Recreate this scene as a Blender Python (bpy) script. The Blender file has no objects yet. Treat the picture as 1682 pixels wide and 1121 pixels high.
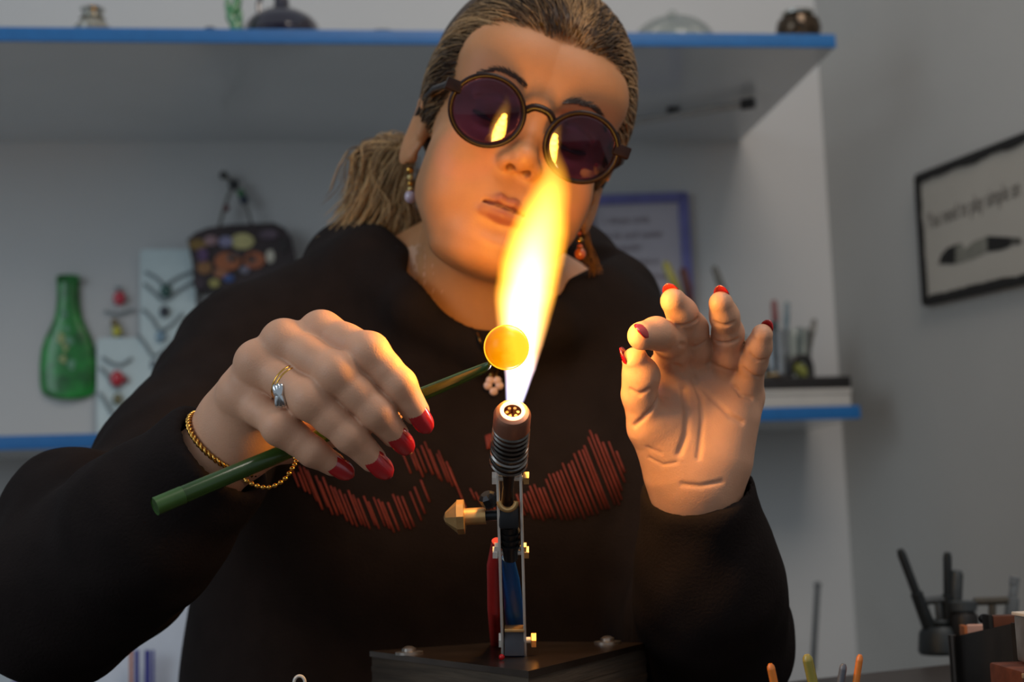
import bpy, math, random
import numpy as np
from mathutils import Matrix, Vector
random.seed(7); rng = np.random.default_rng(7)
sc = bpy.context.scene
COL = sc.collection
F32 = np.float32

# ------------------------------------------------------------------ camera, world, lights, exposure
FPX = 2336.0; CX, CY = 841.0, 560.5
PITCH = math.radians(7.6); ROLL = math.radians(2.0)
CAMP = np.array([0.0, 0.0, 0.88])
_r = np.array([1.0, 0, 0]); _u = np.array([0, -math.sin(PITCH), math.cos(PITCH)]); _b = -np.array([0, math.cos(PITCH), math.sin(PITCH)])
RR = _r*math.cos(ROLL) - _u*math.sin(ROLL)
UU = _u*math.cos(ROLL) + _r*math.sin(ROLL)
BB = _b
CM = np.stack([RR, UU, BB], axis=1)            # columns: image right, image up, towards the camera
def c2w(p): return np.asarray(p, dtype=float) @ CM.T + CAMP
def cs(px, py, d): return np.array([(px-CX)/FPX*d, (CY-py)/FPX*d, -d])
def C(px, py, d): return c2w(cs(px, py, d))
def ray(px, py): return CM @ np.array([(px-CX)/FPX, (CY-py)/FPX, -1.0])
def hit(px, py, p0, n):
    r = ray(px, py); t = np.dot(np.asarray(p0)-CAMP, n)/np.dot(r, n); return CAMP + r*t

cam = bpy.data.cameras.new('camera'); cam.sensor_width = 36; cam.lens = FPX/1682*36
cam.clip_start = 0.02
cam.dof.use_dof = True; cam.dof.focus_distance = 0.86; cam.dof.aperture_fstop = 6.3
camo = bpy.data.objects.new('camera', cam); COL.objects.link(camo)
M4 = Matrix([[*CM[i], CAMP[i]] for i in range(3)] + [[0, 0, 0, 1]])
camo.matrix_world = M4; sc.camera = camo

w = bpy.data.worlds.new('world'); sc.world = w; w.use_nodes = True
w.node_tree.nodes['Background'].inputs[0].default_value = (0.80, 0.90, 1.0, 1)
w.node_tree.nodes['Background'].inputs[1].default_value = 0.38

def area(name, loc, target, size, power, color, sy=None):
    l = bpy.data.lights.new(name, 'AREA'); l.energy = power; l.color = color; l.size = size
    if sy: l.shape = 'RECTANGLE'; l.size_y = sy
    o = bpy.data.objects.new(name, l); COL.objects.link(o); o.location = loc
    o.rotation_euler = (Vector(target)-Vector(loc)).to_track_quat('-Z', 'Y').to_euler(); return o
area('window_light', (-1.9, -0.2, 1.7), (0.2, 1.9, 1.0), 1.1, 12.5, (0.76, 0.90, 1.0), 1.3)
area('right_wall_fill', (0.6, 0.5, 2.5), (0.9, 2.3, 1.1), 0.8, 15, (1.0, 0.87, 0.75))  # warm fill added to brighten the right wall
def point(name, loc, power, color, r=0.012):
    l = bpy.data.lights.new(name, 'POINT'); l.energy = power; l.color = color; l.shadow_soft_size = r
    o = bpy.data.objects.new(name, l); COL.objects.link(o); o.location = loc; return o
FD = 0.845
for px_, py_, pw_, r_ in ((858, 590, 0.14, 0.006), (862, 560, 0.22, 0.0085), (864, 528, 0.26, 0.011), (867, 492, 0.28, 0.013), (873, 455, 0.28, 0.013), (881, 418, 0.30, 0.011), (889, 384, 0.22, 0.008), (896, 355, 0.12, 0.005)):
    point('flame_light', C(px_, py_, FD), pw_, (1.0, 0.47, 0.045), r_)
point('flame_light_nozzle', C(852, 625, FD), 0.035, (1.0, 0.85, 0.9), 0.006)

sc.view_settings.view_transform = 'Standard'; sc.view_settings.look = 'None'
sc.view_settings.gamma = 1.0; sc.view_settings.use_curve_mapping = False
sc.view_settings.exposure = 0.0
sc.cycles.sample_clamp_indirect = 2.0
sc.cycles.max_bounces = 8; sc.cycles.diffuse_bounces = 3; sc.cycles.transparent_max_bounces = 16
sc.cycles.use_denoising = True

# ------------------------------------------------------------------ materials
def lin(c):
    return tuple(((v/255/12.92) if v/255 <= 0.04045 else ((v/255+0.055)/1.055)**2.4) for v in c)
MATS = {}
def mat(name, rgb, rough=0.5, metal=0.0, var=0.12, scale=60.0, bump=0.0, bscale=300.0, attr=None, sss=0.0,
        spec=0.5, coat=0.0, trans=0.0, ior=1.45, emit=None, estr=0.0, alpha=1.0, linear=False, stretch=None):
    if name in MATS: return MATS[name]
    m = bpy.data.materials.new(name); m.use_nodes = True; nt = m.node_tree; N = nt.nodes; L = nt.links
    b = N['Principled BSDF']
    c = rgb if linear else lin(rgb)
    tc = N.new('ShaderNodeTexCoord'); nz = N.new('ShaderNodeTexNoise'); nz.inputs['Scale'].default_value = scale
    nz.inputs['Detail'].default_value = 4
    src = tc.outputs['Object']
    if stretch:
        mp = N.new('ShaderNodeMapping'); mp.inputs['Scale'].default_value = stretch; L.new(src, mp.inputs[0]); src = mp.outputs[0]
    L.new(src, nz.inputs['Vector'])
    mr = N.new('ShaderNodeMapRange'); mr.inputs['From Min'].default_value = 0.3; mr.inputs['From Max'].default_value = 0.7
    mr.inputs['To Min'].default_value = 1-var; mr.inputs['To Max'].default_value = 1+var
    L.new(nz.outputs['Fac'], mr.inputs['Value'])
    vm = N.new('ShaderNodeVectorMath'); vm.operation = 'SCALE'; vm.inputs[0].default_value = c
    L.new(mr.outputs[0], vm.inputs['Scale'])
    if attr:
        at = N.new('ShaderNodeAttribute'); at.attribute_name = attr; L.new(at.outputs['Color'], vm.inputs[0])
    L.new(vm.outputs[0], b.inputs['Base Color'])
    b.inputs['Roughness'].default_value = rough; b.inputs['Metallic'].default_value = metal
    b.inputs['Specular IOR Level'].default_value = spec; b.inputs['IOR'].default_value = ior
    b.inputs['Coat Weight'].default_value = coat; b.inputs['Coat Roughness'].default_value = 0.08
    b.inputs['Transmission Weight'].default_value = trans; b.inputs['Alpha'].default_value = alpha
    if sss:
        b.inputs['Subsurface Weight'].default_value = sss; b.inputs['Subsurface Radius'].default_value = (0.012, 0.004, 0.002)
        b.inputs['Subsurface Scale'].default_value = 0.5
    if emit:
        b.inputs['Emission Color'].default_value = (*emit, 1); b.inputs['Emission Strength'].default_value = estr
    if bump:
        n2 = N.new('ShaderNodeTexNoise'); n2.inputs['Scale'].default_value = bscale; n2.inputs['Detail'].default_value = 5
        L.new(src, n2.inputs['Vector'])
        bp = N.new('ShaderNodeBump'); bp.inputs['Strength'].default_value = bump; bp.inputs['Distance'].default_value = 0.001
        L.new(n2.outputs['Fac'], bp.inputs['Height']); L.new(bp.outputs[0], b.inputs['Normal'])
    MATS[name] = m; return m

def tinted_glass(name, tint, gloss=1.0, rough=0.02, ior=1.5):
    m = bpy.data.materials.new(name); m.use_nodes = True; nt = m.node_tree; N = nt.nodes; L = nt.links
    N.remove(N['Principled BSDF'])
    tr = N.new('ShaderNodeBsdfTransparent'); gl = N.new('ShaderNodeBsdfGlossy'); gl.inputs['Roughness'].default_value = rough
    tc = N.new('ShaderNodeTexCoord'); nz = N.new('ShaderNodeTexNoise'); nz.inputs['Scale'].default_value = 20
    L.new(tc.outputs['Object'], nz.inputs['Vector'])
    mr = N.new('ShaderNodeMapRange'); mr.inputs['To Min'].default_value = 0.95; mr.inputs['To Max'].default_value = 1.05
    L.new(nz.outputs['Fac'], mr.inputs['Value'])
    vm = N.new('ShaderNodeVectorMath'); vm.operation = 'SCALE'; vm.inputs[0].default_value = tint; L.new(mr.outputs[0], vm.inputs['Scale'])
    L.new(vm.outputs[0], tr.inputs['Color'])
    fr = N.new('ShaderNodeFresnel'); fr.inputs['IOR'].default_value = ior
    ml = N.new('ShaderNodeMath'); ml.operation = 'MULTIPLY'; ml.inputs[1].default_value = gloss; ml.use_clamp = True
    L.new(fr.outputs[0], ml.inputs[0])
    mx = N.new('ShaderNodeMixShader'); L.new(ml.outputs[0], mx.inputs[0]); L.new(tr.outputs[0], mx.inputs[1]); L.new(gl.outputs[0], mx.inputs[2])
    L.new(mx.outputs[0], N['Material Output'].inputs['Surface']); return m

# ------------------------------------------------------------------ mesh + object helpers
def frame(d):
    d = np.asarray(d, float); d = d/np.linalg.norm(d)
    a = np.array([0, 0, 1.0]) if abs(d[2]) < 0.9 else np.array([1.0, 0, 0])
    s = np.cross(d, a); s /= np.linalg.norm(s); return d, s, np.cross(s, d)
class MB:
    def __init__(s): s.v = []; s.f = []
    def add(s, vs, fs):
        o = len(s.v); s.v += [tuple(map(float, p)) for p in vs]; s.f += [tuple(i+o for i in f) for f in fs]; return s
    def box(s, c, size, ax=None, bev=0.0):
        c = np.asarray(c, float); hx, hy, hz = np.asarray(size, float)/2
        A = np.eye(3) if ax is None else np.asarray(ax, float)
        b = min(bev, hx*.9, hy*.9, hz*.9)
        if b <= 0:
            vs = [(i*hx, j*hy, k*hz) for i in (-1, 1) for j in (-1, 1) for k in (-1, 1)]
            fs = [(0, 1, 3, 2), (4, 6, 7, 5), (0, 4, 5, 1), (2, 3, 7, 6), (0, 2, 6, 4), (1, 5, 7, 3)]
        else:
            import bmesh
            bm = bmesh.new(); bmesh.ops.create_cube(bm, size=1)
            for v in bm.verts: v.co = (v.co.x*2*hx, v.co.y*2*hy, v.co.z*2*hz)
            bmesh.ops.bevel(bm, geom=bm.edges[:], offset=b, segments=2, affect='EDGES', profile=0.6)
            bm.verts.index_update(); vs = [tuple(v.co) for v in bm.verts]; fs = [tuple(v.index for v in f.verts) for f in bm.faces]; bm.free()
        return s.add([c + A.T @ np.array(v) if ax is not None else c+np.array(v) for v in vs], fs)
    def tube(s, pts, r, n=12, cap=True, closed=False, flat=1.0):
        pts = [np.asarray(p, float) for p in pts]; m = len(pts)
        rs = [r]*m if np.isscalar(r) else list(r)
        vs = []; S = None
        for i, p in enumerate(pts):
            if closed: d = pts[(i+1) % m]-pts[i-1]
            else: d = pts[min(i+1, m-1)]-pts[max(i-1, 0)]
            d = d/(np.linalg.norm(d)+1e-12)
            if S is None: _, S, _ = frame(d)
            S = S-d*np.dot(S, d); S /= np.linalg.norm(S); T = np.cross(d, S)
            for k in range(n):
                a = 2*math.pi*k/n; vs.append(p+rs[i]*(math.cos(a)*S+flat*math.sin(a)*T))
        fs = []
        for i in range(m if closed else m-1):
            j = (i+1) % m
            for k in range(n): fs.append((i*n+k, i*n+(k+1) % n, j*n+(k+1) % n, j*n+k))
        if cap and not closed:
            fs.append(tuple(range(n))[::-1]); fs.append(tuple((m-1)*n+k for k in range(n)))
        return s.add(vs, fs)
    def lathe(s, base, axis, prof, n=24):
        """prof: (radius, height) pairs along axis"""
        d, S, T = frame(axis); base = np.asarray(base, float); vs = []
        for r, h in prof:
            r = max(r, 1e-5)
            for k in range(n):
                a = 2*math.pi*k/n; vs.append(base+d*h+r*(math.cos(a)*S+math.sin(a)*T))
        fs = []
        for i in range(len(prof)-1):
            for k in range(n): fs.append((i*n+k, i*n+(k+1) % n, (i+1)*n+(k+1) % n, (i+1)*n+k))
        fs.append(tuple(range(n))[::-1]); fs.append(tuple((len(prof)-1)*n+k for k in range(n)))
        return s.add(vs, fs)
    def ball(s, c, r, n=16, ax=None):
        c = np.asarray(c, float); r = np.array([r]*3 if np.isscalar(r) else r, float); m = n//2; vs = []
        A = np.eye(3) if ax is None else np.asarray(ax, float)
        for i in range(m+1):
            t = math.pi*i/m
            for k in range(n):
                a = 2*math.pi*k/n; vs.append(c+A.T @ (r*np.array([math.sin(t)*math.cos(a), math.sin(t)*math.sin(a), math.cos(t)])))
        fs = [(i*n+k, (i+1)*n+k, (i+1)*n+(k+1) % n, i*n+(k+1) % n) for i in range(m) for k in range(n)]
        return s.add(vs, fs)
    def prism(s, outline, o, ux, uy, thick):
        """flat outline (2D) given depth along ux x uy"""
        o = np.asarray(o, float); ux = np.asarray(ux, float); uy = np.asarray(uy, float); nn = np.cross(ux, uy); n = len(outline)
        a = [o+ux*x+uy*y for x, y in outline]; b = [p+nn*thick for p in a]
        fs = [tuple(range(n))[::-1], tuple(range(n, 2*n))]+[(i, (i+1) % n, n+(i+1) % n, n+i) for i in range(n)]
        return s.add(a+b, fs)

ORG = {}
def _mesh(name, v, f, m, smooth, col=None):
    me = bpy.data.meshes.new(name)
    if isinstance(f, np.ndarray):
        n, k = f.shape
        me.vertices.add(len(v)); me.vertices.foreach_set('co', np.ascontiguousarray(v, F32).ravel())
        me.loops.add(n*k); me.loops.foreach_set('vertex_index', np.ascontiguousarray(f, np.int32).ravel())
        me.polygons.add(n); me.polygons.foreach_set('loop_start', np.arange(0, n*k, k, dtype=np.int32))
        me.polygons.foreach_set('loop_total', np.full(n, k, np.int32)); me.update(calc_edges=True)
    else:
        me.from_pydata([tuple(map(float, p)) for p in v], [], f)
        import bmesh
        bm = bmesh.new(); bm.from_mesh(me); bmesh.ops.recalc_face_normals(bm, faces=bm.faces[:]); bm.to_mesh(me); bm.free()
    if col is not None:
        a = me.color_attributes.new('tint', 'FLOAT_COLOR', 'POINT')
        a.data.foreach_set('color', np.concatenate([col, np.ones((len(col), 1))], 1).astype(F32).ravel())
    if m: me.materials.append(m)
    if smooth is True: me.shade_smooth()
    elif smooth:
        me.shade_smooth()
        try: me.set_sharp_from_angle(angle=math.radians(smooth))
        except Exception: pass
    me.validate(); return me
def obj(name, mb, m, parent=None, smooth=35, origin=None, label=None, col=None, rot=None):
    v, f = (mb.v, mb.f) if isinstance(mb, MB) else mb
    v = np.asarray(v, float)
    if parent is not None and origin is None: org = ORG[parent.name]
    elif origin is not None: org = np.asarray(origin, float)
    else:
        org = (v.min(0)+v.max(0))/2; org[2] = v[:, 2].min()
    vv = v-org
    if rot is not None: vv = vv @ rot
    me = _mesh(name, vv, f, m, smooth, col)
    o = bpy.data.objects.new(name, me); COL.objects.link(o)
    if parent is not None:
        o.parent = parent; ORG[o.name] = ORG[parent.name]
        o.location = org-ORG[parent.name]
        ORG[o.name] = org
    else:
        o.location = org; ORG[o.name] = org
    if rot is not None:
        o.rotation_euler = Matrix(rot.tolist()).to_euler()
    if label: o['label'] = label
    return o
def tag(o, label, cat, group=None):
    o['label'] = label; o['category'] = cat
    if group: o['group'] = group
    return o
def thing(name, loc, label, cat, group=None):
    o = bpy.data.objects.new(name, None); COL.objects.link(o); o.location = loc; o.empty_display_size = 0.02
    ORG[o.name] = np.asarray(loc, float); return tag(o, label, cat, group)
def struct(name, mb, m, smooth=35):
    o = obj(name, mb, m, smooth=smooth); o['kind'] = 'structure'; return o
def bez(pts, n=24):
    """Catmull-Rom through points"""
    P = [np.asarray(p, float) for p in pts]; P = [2*P[0]-P[1]]+P+[2*P[-1]-P[-2]]; out = []
    seg = len(P)-3
    for i in range(seg):
        a, b, c, d = P[i:i+4]; k = max(2, n//seg)
        for j in range(k):
            t = j/k; out.append(0.5*((2*b)+(-a+c)*t+(2*a-5*b+4*c-d)*t*t+(-a+3*b-3*c+d)*t**3))
    out.append(P[-2]); return out
def text_mesh(s, size, o, ux, uy, m, parent, name, width=None, lift=0.0004):
    cu = bpy.data.curves.new('t', 'FONT'); cu.body = s; cu.size = size; cu.align_x = 'LEFT'; cu.extrude = 0.0; cu.resolution_u = 2
    to = bpy.data.objects.new('t', cu); COL.objects.link(to)
    dg = bpy.context.evaluated_depsgraph_get(); dg.update(); me = bpy.data.meshes.new_from_object(to.evaluated_get(dg))
    v = np.array([x.co[:] for x in me.vertices]); f = [tuple(p.vertices) for p in me.polygons]
    bpy.data.objects.remove(to); bpy.data.curves.remove(cu); bpy.data.meshes.remove(me)
    if len(v) == 0: return None
    k = 1.0 if width is None else width/(v[:, 0].max()+1e-9)
    n = np.cross(ux, uy)
    V = np.asarray(o)+np.outer(v[:, 0]*k, ux)+np.outer(v[:, 1], uy)+n*lift
    return obj(name, (V, f), m, parent, smooth=False)

# ------------------------------------------------------------------ signed-distance modelling
def smin(a, b, k):
    h = np.maximum(k-np.abs(a-b), 0)/k; return np.minimum(a, b)-h*h*k*0.25
def smax(a, b, k): return -smin(-a, -b, k)
def ell(P, c, r, R=None):
    q = P-np.asarray(c, F32)
    if R is not None: q = q @ np.asarray(R, F32)
    r = np.asarray(r, F32); k0 = np.sqrt(((q/r)**2).sum(1)); k1 = np.sqrt(((q/(r*r))**2).sum(1))+1e-9
    return k0*(k0-1)/k1
def sph(P, c, r):
    q = P-np.asarray(c, F32); return np.sqrt((q*q).sum(1))-r
def cone(P, a, b, ra, rb):
    a = np.asarray(a, F32); b = np.asarray(b, F32); d = b-a; L2 = float((d*d).sum())+1e-12
    q = P-a; t = np.clip((q @ d)/L2, 0, 1); w_ = q-t[:, None]*d
    return np.sqrt((w_*w_).sum(1))-(ra+(rb-ra)*t)
def chain(P, pts, rs, k):
    d = None
    for i in range(len(pts)-1):
        e = cone(P, pts[i], pts[i+1], rs[i], rs[i+1]); d = e if d is None else smin(d, e, k)
    return d
def nets(f, lo, hi, h, cb=8):
    lo = np.asarray(lo, float); hi = np.asarray(hi, float)
    nb = np.ceil((hi-lo)/h/cb).astype(int)+1; n = nb*cb
    ax = [lo[i]+h*(np.arange(nb[i])*cb+(cb-1)/2) for i in range(3)]
    G = np.stack(np.meshgrid(*ax, indexing='ij'), -1).reshape(-1, 3).astype(F32)
    dc = f(G).reshape(nb)
    act = np.abs(dc) < cb*h*0.87*1.6
    fld = np.repeat(np.repeat(np.repeat(np.where(dc > 0, F32(1), F32(-1)), cb, 0), cb, 1), cb, 2)
    bi = np.argwhere(act)
    oi = np.stack(np.meshgrid(*[np.arange(cb)]*3, indexing='ij'), -1).reshape(-1, 3)
    for s in range(0, len(bi), 600):
        idx = (bi[s:s+600, None, :]*cb+oi[None]).reshape(-1, 3)
        fld[idx[:, 0], idx[:, 1], idx[:, 2]] = f((lo+idx*h).astype(F32))
    s_ = fld < 0
    cnt = np.zeros(n-1, np.int8)
    for i in (0, 1):
        for j in (0, 1):
            for k in (0, 1): cnt += s_[i:n[0]-1+i, j:n[1]-1+j, k:n[2]-1+k]
    cells = np.argwhere((cnt > 0) & (cnt < 8))
    cid = np.full(n-1, -1, np.int32); cid[cells[:, 0], cells[:, 1], cells[:, 2]] = np.arange(len(cells))
    acc = np.zeros((len(cells), 3)); c = np.zeros(len(cells))
    cor = [(i, j, k) for i in (0, 1) for j in (0, 1) for k in (0, 1)]
    val = {o: fld[cells[:, 0]+o[0], cells[:, 1]+o[1], cells[:, 2]+o[2]] for o in cor}
    for a in cor:
        for x in range(3):
            if a[x] == 0:
                b = list(a); b[x] = 1; b = tuple(b); va, vb = val[a], val[b]; m = (va < 0) != (vb < 0)
                t = np.where(m, va/(va-vb+1e-20), 0); p = np.zeros((len(cells), 3)); p[:] = a; p[:, x] = t
                acc += p*m[:, None]; c += m
    V = lo+(cells+acc/c[:, None])*h
    Q = []
    for x in range(3):
        y, z = (x+1) % 3, (x+2) % 3
        sl0 = [slice(None)]*3; sl1 = [slice(None)]*3; sl0[x] = slice(0, n[x]-1); sl1[x] = slice(1, n[x])
        A, B = s_[tuple(sl0)], s_[tuple(sl1)]
        e = np.argwhere(A != B); e = e[(e[:, y] > 0) & (e[:, z] > 0) & (e[:, y] < n[y]-1) & (e[:, z] < n[z]-1)]
        fl = A[e[:, 0], e[:, 1], e[:, 2]]
        def cc(dy, dz):
            q = e.copy(); q[:, y] -= dy; q[:, z] -= dz; return cid[q[:, 0], q[:, 1], q[:, 2]]
        q = np.stack([cc(1, 1), cc(0, 1), cc(0, 0), cc(1, 0)], 1); q[~fl] = q[~fl][:, ::-1]; Q.append(q)
    Q = np.concatenate(Q); return V, Q[(Q >= 0).all(1)]
def march(f, px, py, d0, d1, step=0.004):
    """camera-space surface point of field f under a line of sight"""
    ds = np.arange(d0, d1, step); P = np.stack([(px-CX)/FPX*ds, (CY-py)/FPX*ds, -ds], 1).astype(F32)
    v = f(P); i = np.argmax(v < 0)
    if not (v < 0).any(): return None
    a, b = ds[max(i-1, 0)], ds[i]
    for _ in range(10):
        mid = (a+b)/2; p = cs(px, py, mid).astype(F32)[None]
        if f(p)[0] < 0: b = mid
        else: a = mid
    return cs(px, py, a)

# ================================================================== THE SETTING
YAW = math.radians(7.2)
wu = np.array([math.cos(YAW), math.sin(YAW), 0]); wn = np.array([math.sin(YAW), -math.cos(YAW), 0])   # along the back wall / into the room
WP = np.array([0, 2.3, 0]); ZZ = np.array([0, 0, 1.0])
def W(px, py, off=0.0): return hit(px, py, WP+wn*off, wn)
corner = W(1374, 560); corner[2] = 0
rd = np.array([math.sin(math.radians(-15.3)), math.cos(math.radians(-15.3)), 0])      # right wall, going away
rn = np.array([-rd[1], rd[0], 0])
def RW(px, py, off=0.0): return hit(px, py, corner+rn*off, rn)
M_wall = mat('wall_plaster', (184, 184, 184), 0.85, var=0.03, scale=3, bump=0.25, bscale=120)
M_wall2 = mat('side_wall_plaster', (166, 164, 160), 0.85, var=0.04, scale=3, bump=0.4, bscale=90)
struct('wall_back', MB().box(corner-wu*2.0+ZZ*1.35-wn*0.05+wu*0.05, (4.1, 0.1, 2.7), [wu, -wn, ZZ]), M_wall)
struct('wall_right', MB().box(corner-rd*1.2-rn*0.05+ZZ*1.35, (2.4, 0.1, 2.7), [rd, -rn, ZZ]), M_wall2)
struct('floor', MB().box((0, 1.0, -0.03), (7, 7, 0.06)), mat('floor_tile', (176, 170, 162), 0.4, var=0.1, scale=4))

# ------------------------------------------------------------------ shelves
M_blue = mat('blue_edge', (26, 98, 160), 0.45, var=0.06)
M_board = mat('white_laminate', (196, 200, 204), 0.16, var=0.03, scale=5, spec=0.6)
def shelf(zb, s0, s1, depth, thick, label, front_tilt=0.0):
    """board along the wall from s0 to s1 (world points on the wall), with the blue strip on its front edge"""
    a = s0.copy(); b = s1.copy(); a[2] = b[2] = zb
    mid = (a+b)/2; L = np.dot(b-a, wu)
    ux = wu*math.cos(front_tilt)+ZZ*math.sin(front_tilt); uz = np.cross(ux, -wn)
    t = thing('wall_shelf', mid, label, 'shelf')
    obj('board', MB().box(mid+wn*(depth/2)+uz*thick/2, (L, depth, thick), [ux, -wn, uz]), M_board, t)
    obj('edge_strip', MB().box(mid+wn*(depth+0.002)+uz*thick/2, (L+0.002, 0.004, thick+0.001), [ux, -wn, uz], 0.0008), M_blue, t, label='bright blue front edge strip')
    return t
zs = W(1207, 232)[2]
fr = hit(1371, 79, (0, 0, zs), ZZ)                      # front right corner of the upper shelf
SD = float(np.dot(fr-WP, wn))
ST = 0.018
s1 = W(1207, 232); s0 = s1-wu*2.6
# (the end of the board is square to the wall as far as the eye can tell)
up = shelf(zs, s0, fr-wn*SD, SD, ST, 'long upper wall shelf with bright blue front edge above her head')
up_top = zs+ST
def S(px, py, back=0.03):
    """point on the top of the upper shelf, back from its front edge"""
    p = hit(px, py, WP+wn*(SD-back), wn); p[2] = up_top+0.0005; return p
zl = W(100, 745)[2]
pl = hit(100, 737, (0, 0, zl), ZZ); LD = 0.12
a = W(-250, 740); b = W(420, 730)
a[2] = b[2] = 0
def depth_at(px, py, z): return float(np.dot(hit(px, py, (0, 0, z), ZZ)-WP, wn))
LD = 0.22; zl = hit(100, 737, WP+wn*LD, wn)[2]
low_l = shelf(zl, W(-300, 740), W(460, 730), LD, 0.019, 'blue-edged lower shelf at left under the green bottle')
RD = 0.24; zr = hit(1320, 690, WP+wn*RD, wn)[2]
er = hit(1411, 680, WP+wn*RD, wn)-wn*RD
low_r = shelf(zr, er-wu*0.62, er, RD, 0.019, 'short blue-edged lower shelf at right carrying the tray of tools')
low_top = zr+0.019
def SR(px, py, back=0.1):
    p = hit(px, py, WP+wn*(RD-back), wn); return p
# tube added to stand for a pale reflected line under the upper shelf
def U(px, py): return hit(px, py, (0, 0, zs-0.012), ZZ)
a, b = U(1000, 207), U(1218, 172)
t = thing('reflection_tube', (a+b)/2, 'thin white tube standing in for a reflected line under the upper shelf', 'lamp')
obj('tube', MB().tube([a, b], 0.006, 12), mat('opal_plastic', (150, 146, 142), 0.4), t)
obj('end_cap', MB().tube([b, b+(b-a)/np.linalg.norm(b-a)*0.02], 0.0085, 12), mat('black_plastic', (28, 26, 26), 0.45), t, label='black end cap')
obj('end_cap', MB().tube([a-(b-a)/np.linalg.norm(b-a)*0.02, a], 0.0085, 12), MATS['black_plastic'], t, label='black end cap')
obj('bracket', MB().box((a+b)/2+ZZ*0.008, (0.02, 0.012, 0.009)), MATS['black_plastic'], t)

# ------------------------------------------------------------------ things on the upper shelf
M_clear = tinted_glass('clear_glass', (0.95, 0.97, 0.95), 0.7)
M_smoke = tinted_glass('smoky_glass', (0.42, 0.40, 0.34), 1.4)
M_silver = mat('silver_metal', (190, 188, 180), 0.25, 1.0)
M_green = tinted_glass('green_glass', (0.06, 0.42, 0.14), 1.6)
p = S(152, 40, 0.02)
t = thing('glass_jar', p, 'small silver-topped glass jar at the left of the upper shelf', 'jar')
obj('bowl', MB().lathe(p, ZZ, [(0.012, 0), (0.022, 0.001), (0.023, 0.008), (0.017, 0.015), (0.013, 0.018)]), mat('grey_glass', (140, 138, 128), 0.15, spec=0.8), t)
obj('collar', MB().lathe(p, ZZ, [(0.013, 0.0182), (0.017, 0.020), (0.012, 0.025), (0.016, 0.033), (0.010, 0.036)]), M_silver, t, label='silver collar')
p = S(345, 44)
t = thing('stopper', p, 'tiny black stopper beside the green figurine on the upper shelf', 'stopper')
obj('base', MB().lathe(p, ZZ, [(0.008, 0), (0.0085, 0.004), (0.006, 0.0065)]), MATS['black_plastic'], t)
obj('cap', MB().lathe(p, ZZ, [(0.006, 0.0066), (0.007, 0.008), (0.0068, 0.0125), (0.004, 0.0135)]), MATS['black_plastic'], t)
p = S(383, 45)
t = thing('glass_figurine', p, 'twisted green glass figurine standing left of the purple flask', 'figurine')
obj('stem', MB().tube(bez([p, p+wu*0.004+ZZ*0.015, p-wu*0.003+ZZ*0.03, p+wu*0.006+ZZ*0.05, p+ZZ*0.075]), [0.009]*8+[0.007]*8+[0.006]*9, 12), mat('jade_glass', (60, 122, 74), 0.2, spec=0.8, coat=.5), t)
obj('leaf', MB().ball(p+wu*0.009+ZZ*0.03, (0.004, 0.003, 0.012)), MATS['jade_glass'], t)
obj('leaf', MB().ball(p-wu*0.007+ZZ*0.045, (0.004, 0.003, 0.012)), MATS['jade_glass'], t)
p = S(463, 46, 0.06)
M_purple = mat('dark_purple_glass', (26, 16, 34), 0.12, spec=0.8, coat=0.6)
t = thing('round_flask', p, 'round dark purple glass flask on the upper shelf', 'flask')
obj('bulb', MB().lathe(p, ZZ, [(0.035, 0), (0.048, 0.003), (0.053, 0.012), (0.050, 0.026), (0.042, 0.036), (0.026, 0.046), (0.012, 0.0505)], 32), M_purple, t)
obj('neck', MB().lathe(p, ZZ, [(0.013, 0.0507), (0.011, 0.056), (0.0085, 0.075), (0.012, 0.08), (0.009, 0.081)], 24), M_purple, t)
obj('handle', MB().tube(bez([p-wu*0.030+ZZ*0.044, p-wu*0.030+ZZ*0.062, p-wu*0.018+ZZ*0.08, p-wu*0.010+ZZ*0.07], 16), 0.0035, 8), M_purple, t)
p = S(628, 47)
t = thing('glass_dish', p, 'low clear glass dish on the upper shelf left of her head', 'dish')
obj('bowl', MB().lathe(p, ZZ, [(0.012, 0), (0.018, 0.002), (0.022, 0.006), (0.021, 0.006), (0.016, 0.003), (0.004, 0.002)]), mat('pale_glass', (120, 120, 114), 0.2), t)
obj('foot', MB().lathe(p-ZZ*0.0002, ZZ, [(0.011, 0), (0.012, 0.0005), (0.01, 0.001)]), MATS['pale_glass'], t)
# clear glass cloche with stones
p = S(1105, 52, 0.07)
t = thing('glass_dome', p, 'wide clear glass dome with green beads inside, right of her head', 'dome')
pr = [(0.062*math.cos(a_), 0.001+0.048*math.sin(a_)) for a_ in np.linspace(0, 1.5, 12)]
obj('dome', MB().lathe(p, ZZ, pr, 40), M_clear, t)
obj('knob', MB().ball(p+ZZ*0.053, 0.007), M_clear, t)
e = p+wu*0.062+ZZ*0.012
obj('spout', MB().tube(bez([e-wu*0.004, e+wu*0.012+ZZ*0.0, e+wu*0.022+ZZ*0.006], 8), [0.006]*4+[0.004]*5, 10), M_clear, t)
for px, r, c, lb in ((1075, 0.0065, (24, 34, 30), 'black glass bead inside the clear dome'), (1110, 0.0095, (52, 104, 56), 'green glass bead inside the clear dome'), (1034, 0.006, (70, 110, 70), 'small green glass bead at the left rim of the clear dome')):
    q = S(px, 50, 0.045); 
    tb = thing('glass_bead', q, lb, 'bead')
    mm = mat('bead_%d' % px, c, 0.2, coat=.5)
    obj('bead_body', MB().ball(q+ZZ*(r*0.9+0.0012), (r, r, r*0.9)), mm, tb)
    obj('bead_collar', MB().lathe(q, ZZ, [(r*0.5, 0), (r*0.6, 0.001), (r*0.4, 0.002)]), M_silver, tb)
p = S(1312, 57, 0.05)
t = thing('metal_vase', p, 'small dark rounded vase with silvery sheen at the right end of the upper shelf', 'vase')
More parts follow.
